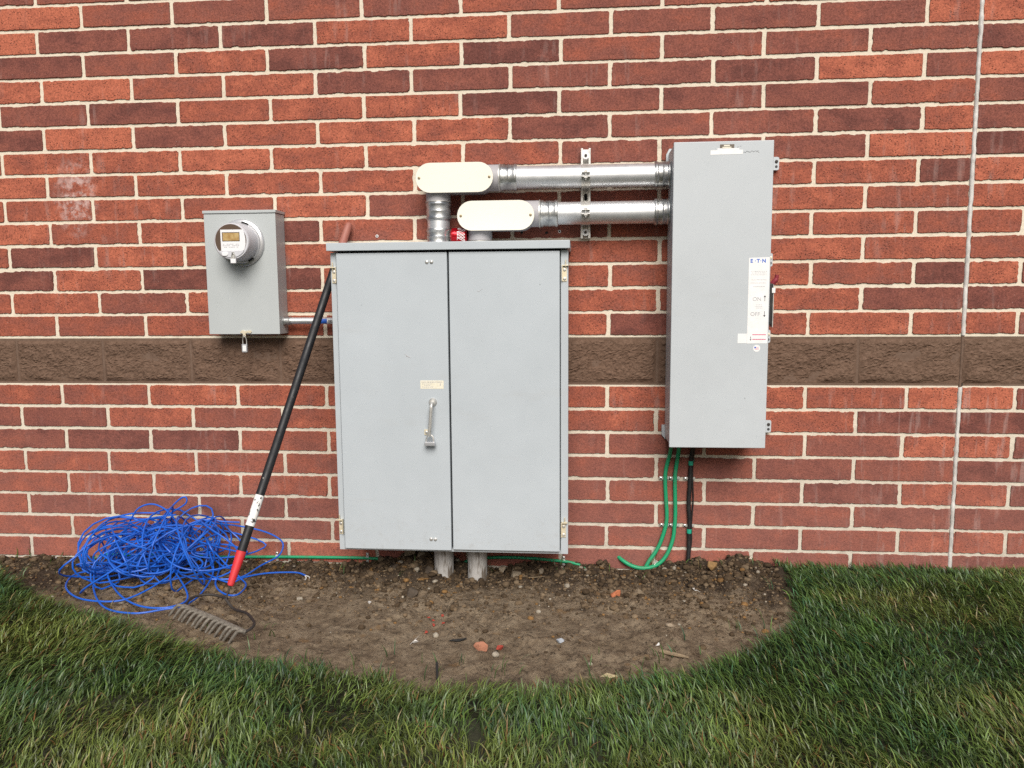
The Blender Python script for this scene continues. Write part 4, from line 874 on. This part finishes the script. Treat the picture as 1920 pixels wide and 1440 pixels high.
# ------------------------------------------------------------------ cables under the switch
def cable(name, pts, r, m_, label, cat='cable', group=None, per=8): return solo(name, MB().tube(spline(pts, per), r, 12), m_, label, cat, group)
cable('green_cable', [(2.9045, -.10, .52), (2.9045, -.055, .485), (2.900, -.024, .43), (2.889, -.016, .38), (2.884, -.016, .331), (2.888, -.016, .25), (2.893, -.016, .18), (2.890, -.018, .128), (2.872, -.022, .065), (2.851, -.026, .018), (2.815, -.034, -.035), (2.798, -.040, -.075), (2.79, -.045, -.13)], .0085, M_GREEN, 'left green cable dropping from the switch box straight into the soil', group='green earth cables under the switch box')
cable('green_cable', [(2.937, -.10, .52), (2.937, -.055, .485), (2.935, -.024, .43), (2.929, -.016, .38), (2.925, -.016, .331), (2.927, -.016, .25), (2.929, -.016, .18), (2.927, -.018, .128), (2.920, -.022, .07), (2.900, -.028, .012), (2.872, -.034, -.028), (2.836, -.038, -.050), (2.79, -.038, -.058), (2.745, -.032, -.050), (2.71, -.018, -.034), (2.692, .0, -.024), (2.68, .02, -.02)], .0085, M_GREEN, 'right green cable curling up into a hole in the brick', group='green earth cables under the switch box')
t = thing('black_cable', (2.988, -.016, -.06), 'black cable bundle dropping from the switch box beside the green cables', 'cable')
part('cable_core', MB().tube(spline([(2.994, -.10, .52), (2.994, -.05, .48), (2.992, -.020, .43), (2.989, -.016, .36), (2.987, -.016, .30), (2.984, -.016, .22), (2.989, -.016, .15), (2.988, -.017, .09), (2.988, -.020, .03), (2.984, -.026, -.03), (2.978, -.035, -.11)], 8), .0092, 12), M_BLACKC, t)
part('cable_core', MB().tube(spline([(3.000, -.10, .52), (3.000, -.05, .47), (2.999, -.012, .40), (2.999, -.0115, .33), (3.003, -.0115, .24), (3.000, -.0115, .18), (2.998, -.0115, .12), (2.999, -.014, .06), (2.992, -.020, 0), (2.988, -.03, -.09)], 8), .0034, 8), M_BLACKC, t)
for z, x in ((.398, 2.9895), (.103, 2.988)): part('tape_band', MB().lathe((x, -.0175, z - .009), (0, 0, 1), [(0, .0097), (.001, .0103), (.017, .0103), (.018, .0097)], 16), M_TEAL, t)
part('tape_band', MB().lathe((2.9992, -.0125, .405), (.02, 0, 1), [(0, .004), (.001, .0046), (.018, .0046), (.019, .004)], 12), M_TEAL, t)
GW = 'green wire clipped along the foot of the wall'
t = thing('green_wire', (1.4, -.014, -.07), 'thin green wire running along the foot of the wall under the cabinet', 'wire')
zg = lambda x: float(ground_h(x, -.02, False))
part('wire_length', MB().tube(spline([(.32, -.03, -.075), (.36, -.016, -.060), (.45, -.0135, -.058), (.62, -.0135, -.058), (.872, -.0135, -.060), (1.171, -.0135, -.053), (1.4, -.0135, -.050), (1.562, -.0135, -.049), (1.64, -.0135, -.052), (1.70, -.015, -.060), (1.74, -.02, -.085)], 10), .0068, 10), M_GREEN, t)
part('wire_length', MB().tube(spline([(1.99, -.03, -.09), (2.03, -.016, -.052), (2.123, -.0135, -.036), (2.22, -.0135, -.032), (2.322, -.0135, -.034), (2.40, -.0135, -.040), (2.48, -.015, -.047), (2.53, -.024, -.060), (2.56, -.04, -.085)], 10), .0068, 10), M_GREEN, t)
# cable clips: strap over the cable with a screw each side
def clip_mesh(r):
    mb = MB(); vs = []; fs = []; m = 10
    for i in range(m + 1):
        q = pi * i / m
        for rr in (r, r + .0016):
            for dz in (-.006, .006): vs.append((rr * cos(q), -.0105 - rr * sin(q), dz))
    for i in range(m):
        b_ = 4 * i
        for a_, c_ in ((0, 1), (2, 3), (0, 2), (1, 3)): fs.append((b_ + a_, b_ + c_, b_ + 4 + c_, b_ + 4 + a_))
    fs += [(0, 1, 3, 2), (4 * m, 4 * m + 1, 4 * m + 3, 4 * m + 2)]
    mb.add(vs, fs); mb.box(-r - .016, -r + .0, -.0125, -.0075, -.006, .006, .0008); mb.box(r - .0, r + .012, -.0125, -.0075, -.006, .006, .0008); return mb
def make_clip(loc, r, label, rot=(0, 0, 0)):
    t = thing('cable_clip', loc, label, 'cable clip', 'metal cable clips on the wall'); ORG[t.name] = Vector((0, 0, 0))
    part('clip_strap', clip_mesh(r), M_STEEL, t)
    part('clip_screw', MB().lathe((-r - .009, -.0124, 0), (0, -1, 0), [(0, .0048), (.002, .0046), (.0035, .002)], 10), M_ALU, t)
    t.rotation_euler = rot; return t
cl0 = make_clip((2.884, 0, .331), .0092, 'upper clip holding the left green cable under the switch box')
copy_thing(cl0, (2.925, 0, .331), 'upper clip holding the right green cable under the switch box')
copy_thing(cl0, (2.988, 0, .330), 'upper clip holding the black cable bundle')
copy_thing(cl0, (2.890, -.002, .127), 'lower clip holding the left green cable above the soil')
copy_thing(cl0, (2.9275, -.002, .127), 'lower clip holding the right green cable above the soil')
copy_thing(cl0, (2.988, -.001, .126), 'lower clip holding the black cable bundle')
copy_thing(cl0, (2.846, -.022, -.046), 'tilted clip on the curled end of the right green cable', rot=(0, R(-72), 0))
cl1 = make_clip((1.171, 0, -.053), .0072, 'clip on the green wire at the wall right of the blue wire', rot=(0, R(90), 0))
copy_thing(cl1, (1.585, 0, -.049), 'clip on the green wire at the left corner of the cabinet', rot=(0, R(90), 0))
copy_thing(cl1, (2.455, 0, -.044), 'clip on the green wire at the right corner of the cabinet', rot=(0, R(90), 0))
copy_thing(cl1, (.43, 0, -.058), 'clip on the green wire behind the left of the blue tangle', rot=(0, R(90), 0))

# ------------------------------------------------------------------ tangle of blue wire
g = np.random.default_rng(21)
mb = MB(); NL = 64; per = 24; tt = np.arange(NL * per) / per
def sm(seed, f): return np.array([float(vnoise(x * f, seed, 200 + seed)) * 2 - 1 for x in tt])
lobe = 0.5 + 0.5 * np.tanh(3 * sm(1, .33))
cxs = .60 + .31 * lobe + .15 * sm(2, 1.1); cys = -.275 + .07 * lobe + .15 * sm(3, 1.0); czs = .045 + .055 * sm(4, .9)
rad = .112 + .070 * sm(5, 1.0); tilt = 1.0 + 0.65 * sm(6, .9); az = 2.6 * sm(7, .8); th = 2 * pi * tt + 1.8 * sm(8, .9); ecc = .80 + .35 * sm(9, .9)
P = []
for i in range(len(tt)):
    p_ = Vector((rad[i] * 1.12 * cos(th[i]), rad[i] * ecc[i] * sin(th[i]), 0)); p_ = Matrix.Rotation(az[i], 3, 'Z') @ Matrix.Rotation(tilt[i], 3, 'X') @ p_
    q_ = Vector((cxs[i], cys[i], czs[i])) + p_
    q_.y = min(q_.y, -.014 - .03 * float(vnoise(i * .07, 3, 4))); zf = float(ground_h(q_.x, q_.y, False)) + .006 + .02 * float(vnoise(i * .05, 8, 6))
    if q_.z < zf: q_.z = zf + .35 * (zf - q_.z) * .3
    P.append(q_)
mb.tube(P, .0036, 7)
LOOPS = [
 [(.867, -.24, .02), (.798, -.2, -.045), (.579, -.235, -.045), (.423, -.291, -.045), (.449, -.419, -.045), (.547, -.527, -.045), (.657, -.579, -.045), (.778, -.565, -.045), (.842, -.45, -.03), (.867, -.33, .0), (.80, -.2, .05)],
 [(.50, -.15, .02), (.455, -.21, -.045), (.578, -.439, -.045), (.746, -.635, -.045), (.891, -.684, -.045), (.988, -.638, -.045), (1.04, -.599, -.045), (1.05, -.492, -.045), (1.007, -.289, -.03), (.95, -.2, .03)],
 [(.52, -.13, .03), (.49, -.207, -.04), (.608, -.378, -.04), (.762, -.539, -.045), (.897, -.624, -.045), (.998, -.617, -.045), (1.015, -.521, -.045), (.867, -.33, -.02), (.75, -.243, .03)],
 [(.88, -.09, .12), (1.003, -.06, .103), (1.119, -.05, .078), (1.191, -.05, .048), (1.22, -.06, .018), (1.213, -.1, -.018), (1.168, -.18, -.034), (1.126, -.3, -.045), (1.02, -.34, -.04)],
 [(.98, -.30, -.03), (1.106, -.356, -.045), (1.146, -.292, -.045), (1.214, -.237, -.047), (1.297, -.212, -.05), (1.345, -.216, -.05), (1.385, -.245, -.05)],
 [(.59, -.08, .04), (.67, -.08, .127), (.728, -.08, .188), (.774, -.08, .228), (.797, -.08, .23), (.79, -.08, .201), (.721, -.08, .159), (.632, -.08, .102), (.517, -.08, .063)],
 [(.775, -.12, .081), (.761, -.12, .14), (.72, -.12, .187), (.661, -.12, .21), (.598, -.12, .19), (.558, -.12, .136), (.53, -.12, .076)],
 [(.683, -.1, .164), (.548, -.1, .159), (.421, -.1, .116), (.348, -.1, .041), (.326, -.12, -.006), (.36, -.15, -.044), (.485, -.2, -.04), (.58, -.25, .0)],
 [(.784, -.15, .173), (.662, -.15, .154), (.514, -.15, .12), (.401, -.15, .082), (.393, -.2, .026), (.471, -.25, -.014), (.6, -.3, .02)],
 [(.94, -.12, .02), (.98, -.174, -.045), (1.058, -.377, -.045), (1.139, -.475, -.045), (1.196, -.482, -.045), (1.189, -.386, -.045), (1.136, -.311, -.045), (1.06, -.254, -.02), (.97, -.2, .03)],
 [(1.03, -.07, .12), (.974, -.1, .131), (.887, -.12, .142), (.804, -.15, .114), (.732, -.2, .057), (.779, -.25, -.018), (.87, -.3, -.03)]]
for L in LOOPS:
    L = [(x, min(y, -.012), max(z, float(ground_h(x, y, False)) + .007)) for x, y, z in L]; mb.tube(spline(L, 9), .0036, 7)
t = thing('blue_wire', (.75, -.25, -.06), 'loose tangled heap of bright blue wire on the soil by the rake', 'wire')
part('wire_tangle', mb, M_BLUE, t)
mb = MB().tube(spline([(1.383, -.245, -.05), (1.39, -.252, -.058), (1.388, -.262, -.062)], 4), .0028, 6); mb.tube(spline([(1.386, -.244, -.05), (1.40, -.245, -.055), (1.403, -.252, -.06)], 4), .002, 6)
part('stripped_end', mb, M_PVC, t)

# ------------------------------------------------------------------ bow rake leaning on the wall
B = Vector((1.235, -.62, .045)); E_ = Vector((1.553, -.030, 1.414)); U = (E_ - B)
t = thing('garden_rake', (1.23, -.65, -.06), 'black handled bow rake leaning on the wall left of the cabinet', 'rake')
at = lambda q: B + U * q
part('handle', MB().tube([at(q) for q in np.linspace(.085, .885, 24)], .0168, 18), M_HANDLE, t)
part('handle_end', MB().tube([at(q) for q in (.8851, .93, .985, .995, 1.0)], [.0168, .0168, .0162, .014, .007], 18), M_PINK, t, label='bare pinkish upper end of the handle')
mb = MB().tube([at(q) for q in np.linspace(.148, .226, 10)], .0173, 18); part('handle_tape', mb, M_TAPE, t, label='torn white tape wrapped round the handle')
part('ferrule', MB().tube([at(q) for q in (.0, .004, .03, .06, .084, .086)], [.010, .0125, .0150, .0172, .0185, .015], 18), M_RED, t, label='red plastic sleeve at the foot of the handle')
HL, HR = Vector((1.071, -.649, -.028)), Vector((1.391, -.853, -.026))
tang = B - U.normalized() * .05; tang.z = max(tang.z, -.035)
part('tang', MB().tube([B + U.normalized() * .01, tang], .0035, 8), M_DIRON, t)
for pts in ([tang, (1.262, -.655, -.030), (1.335, -.715, -.018), (1.395, -.79, -.016), (1.405, -.828, -.020), HR], [tang, (1.185, -.555, -.030), (1.11, -.535, -.026), (1.066, -.565, -.024), (1.062, -.61, -.026), HL]):
    part('bow_rod', MB().tube(spline(pts, 6), .0050, 9), M_DIRON, t)
hd = (HR - HL); hn = hd.normalized(); mb = MB()
per_ = Vector((-hn.y, hn.x, 0))
mb.tube([HL, HL + hd * .5 + Vector((0, 0, .002)), HR], [.0085, .0095, .0085], 10)
part('rake_bar', mb, M_IRON, t)
for k in range(14):
    a_ = HL + hd * (k / 13); dv = Vector((-.052, -.018, 0)); dv = dv + hn * (.004 * (k % 3 - 1)); tip = a_ + dv
    zt_ = float(ground_h(tip.x, tip.y, False)) + .007
    part('tine', MB().tube(spline([a_, a_ + dv * .45 + Vector((0, 0, .004)), Vector((tip.x, tip.y, max(zt_, -.060)))], 5), [.0056] * 4 + [.0060] * 4 + [.0050, .0045, .0038], 8), M_IRON, t)
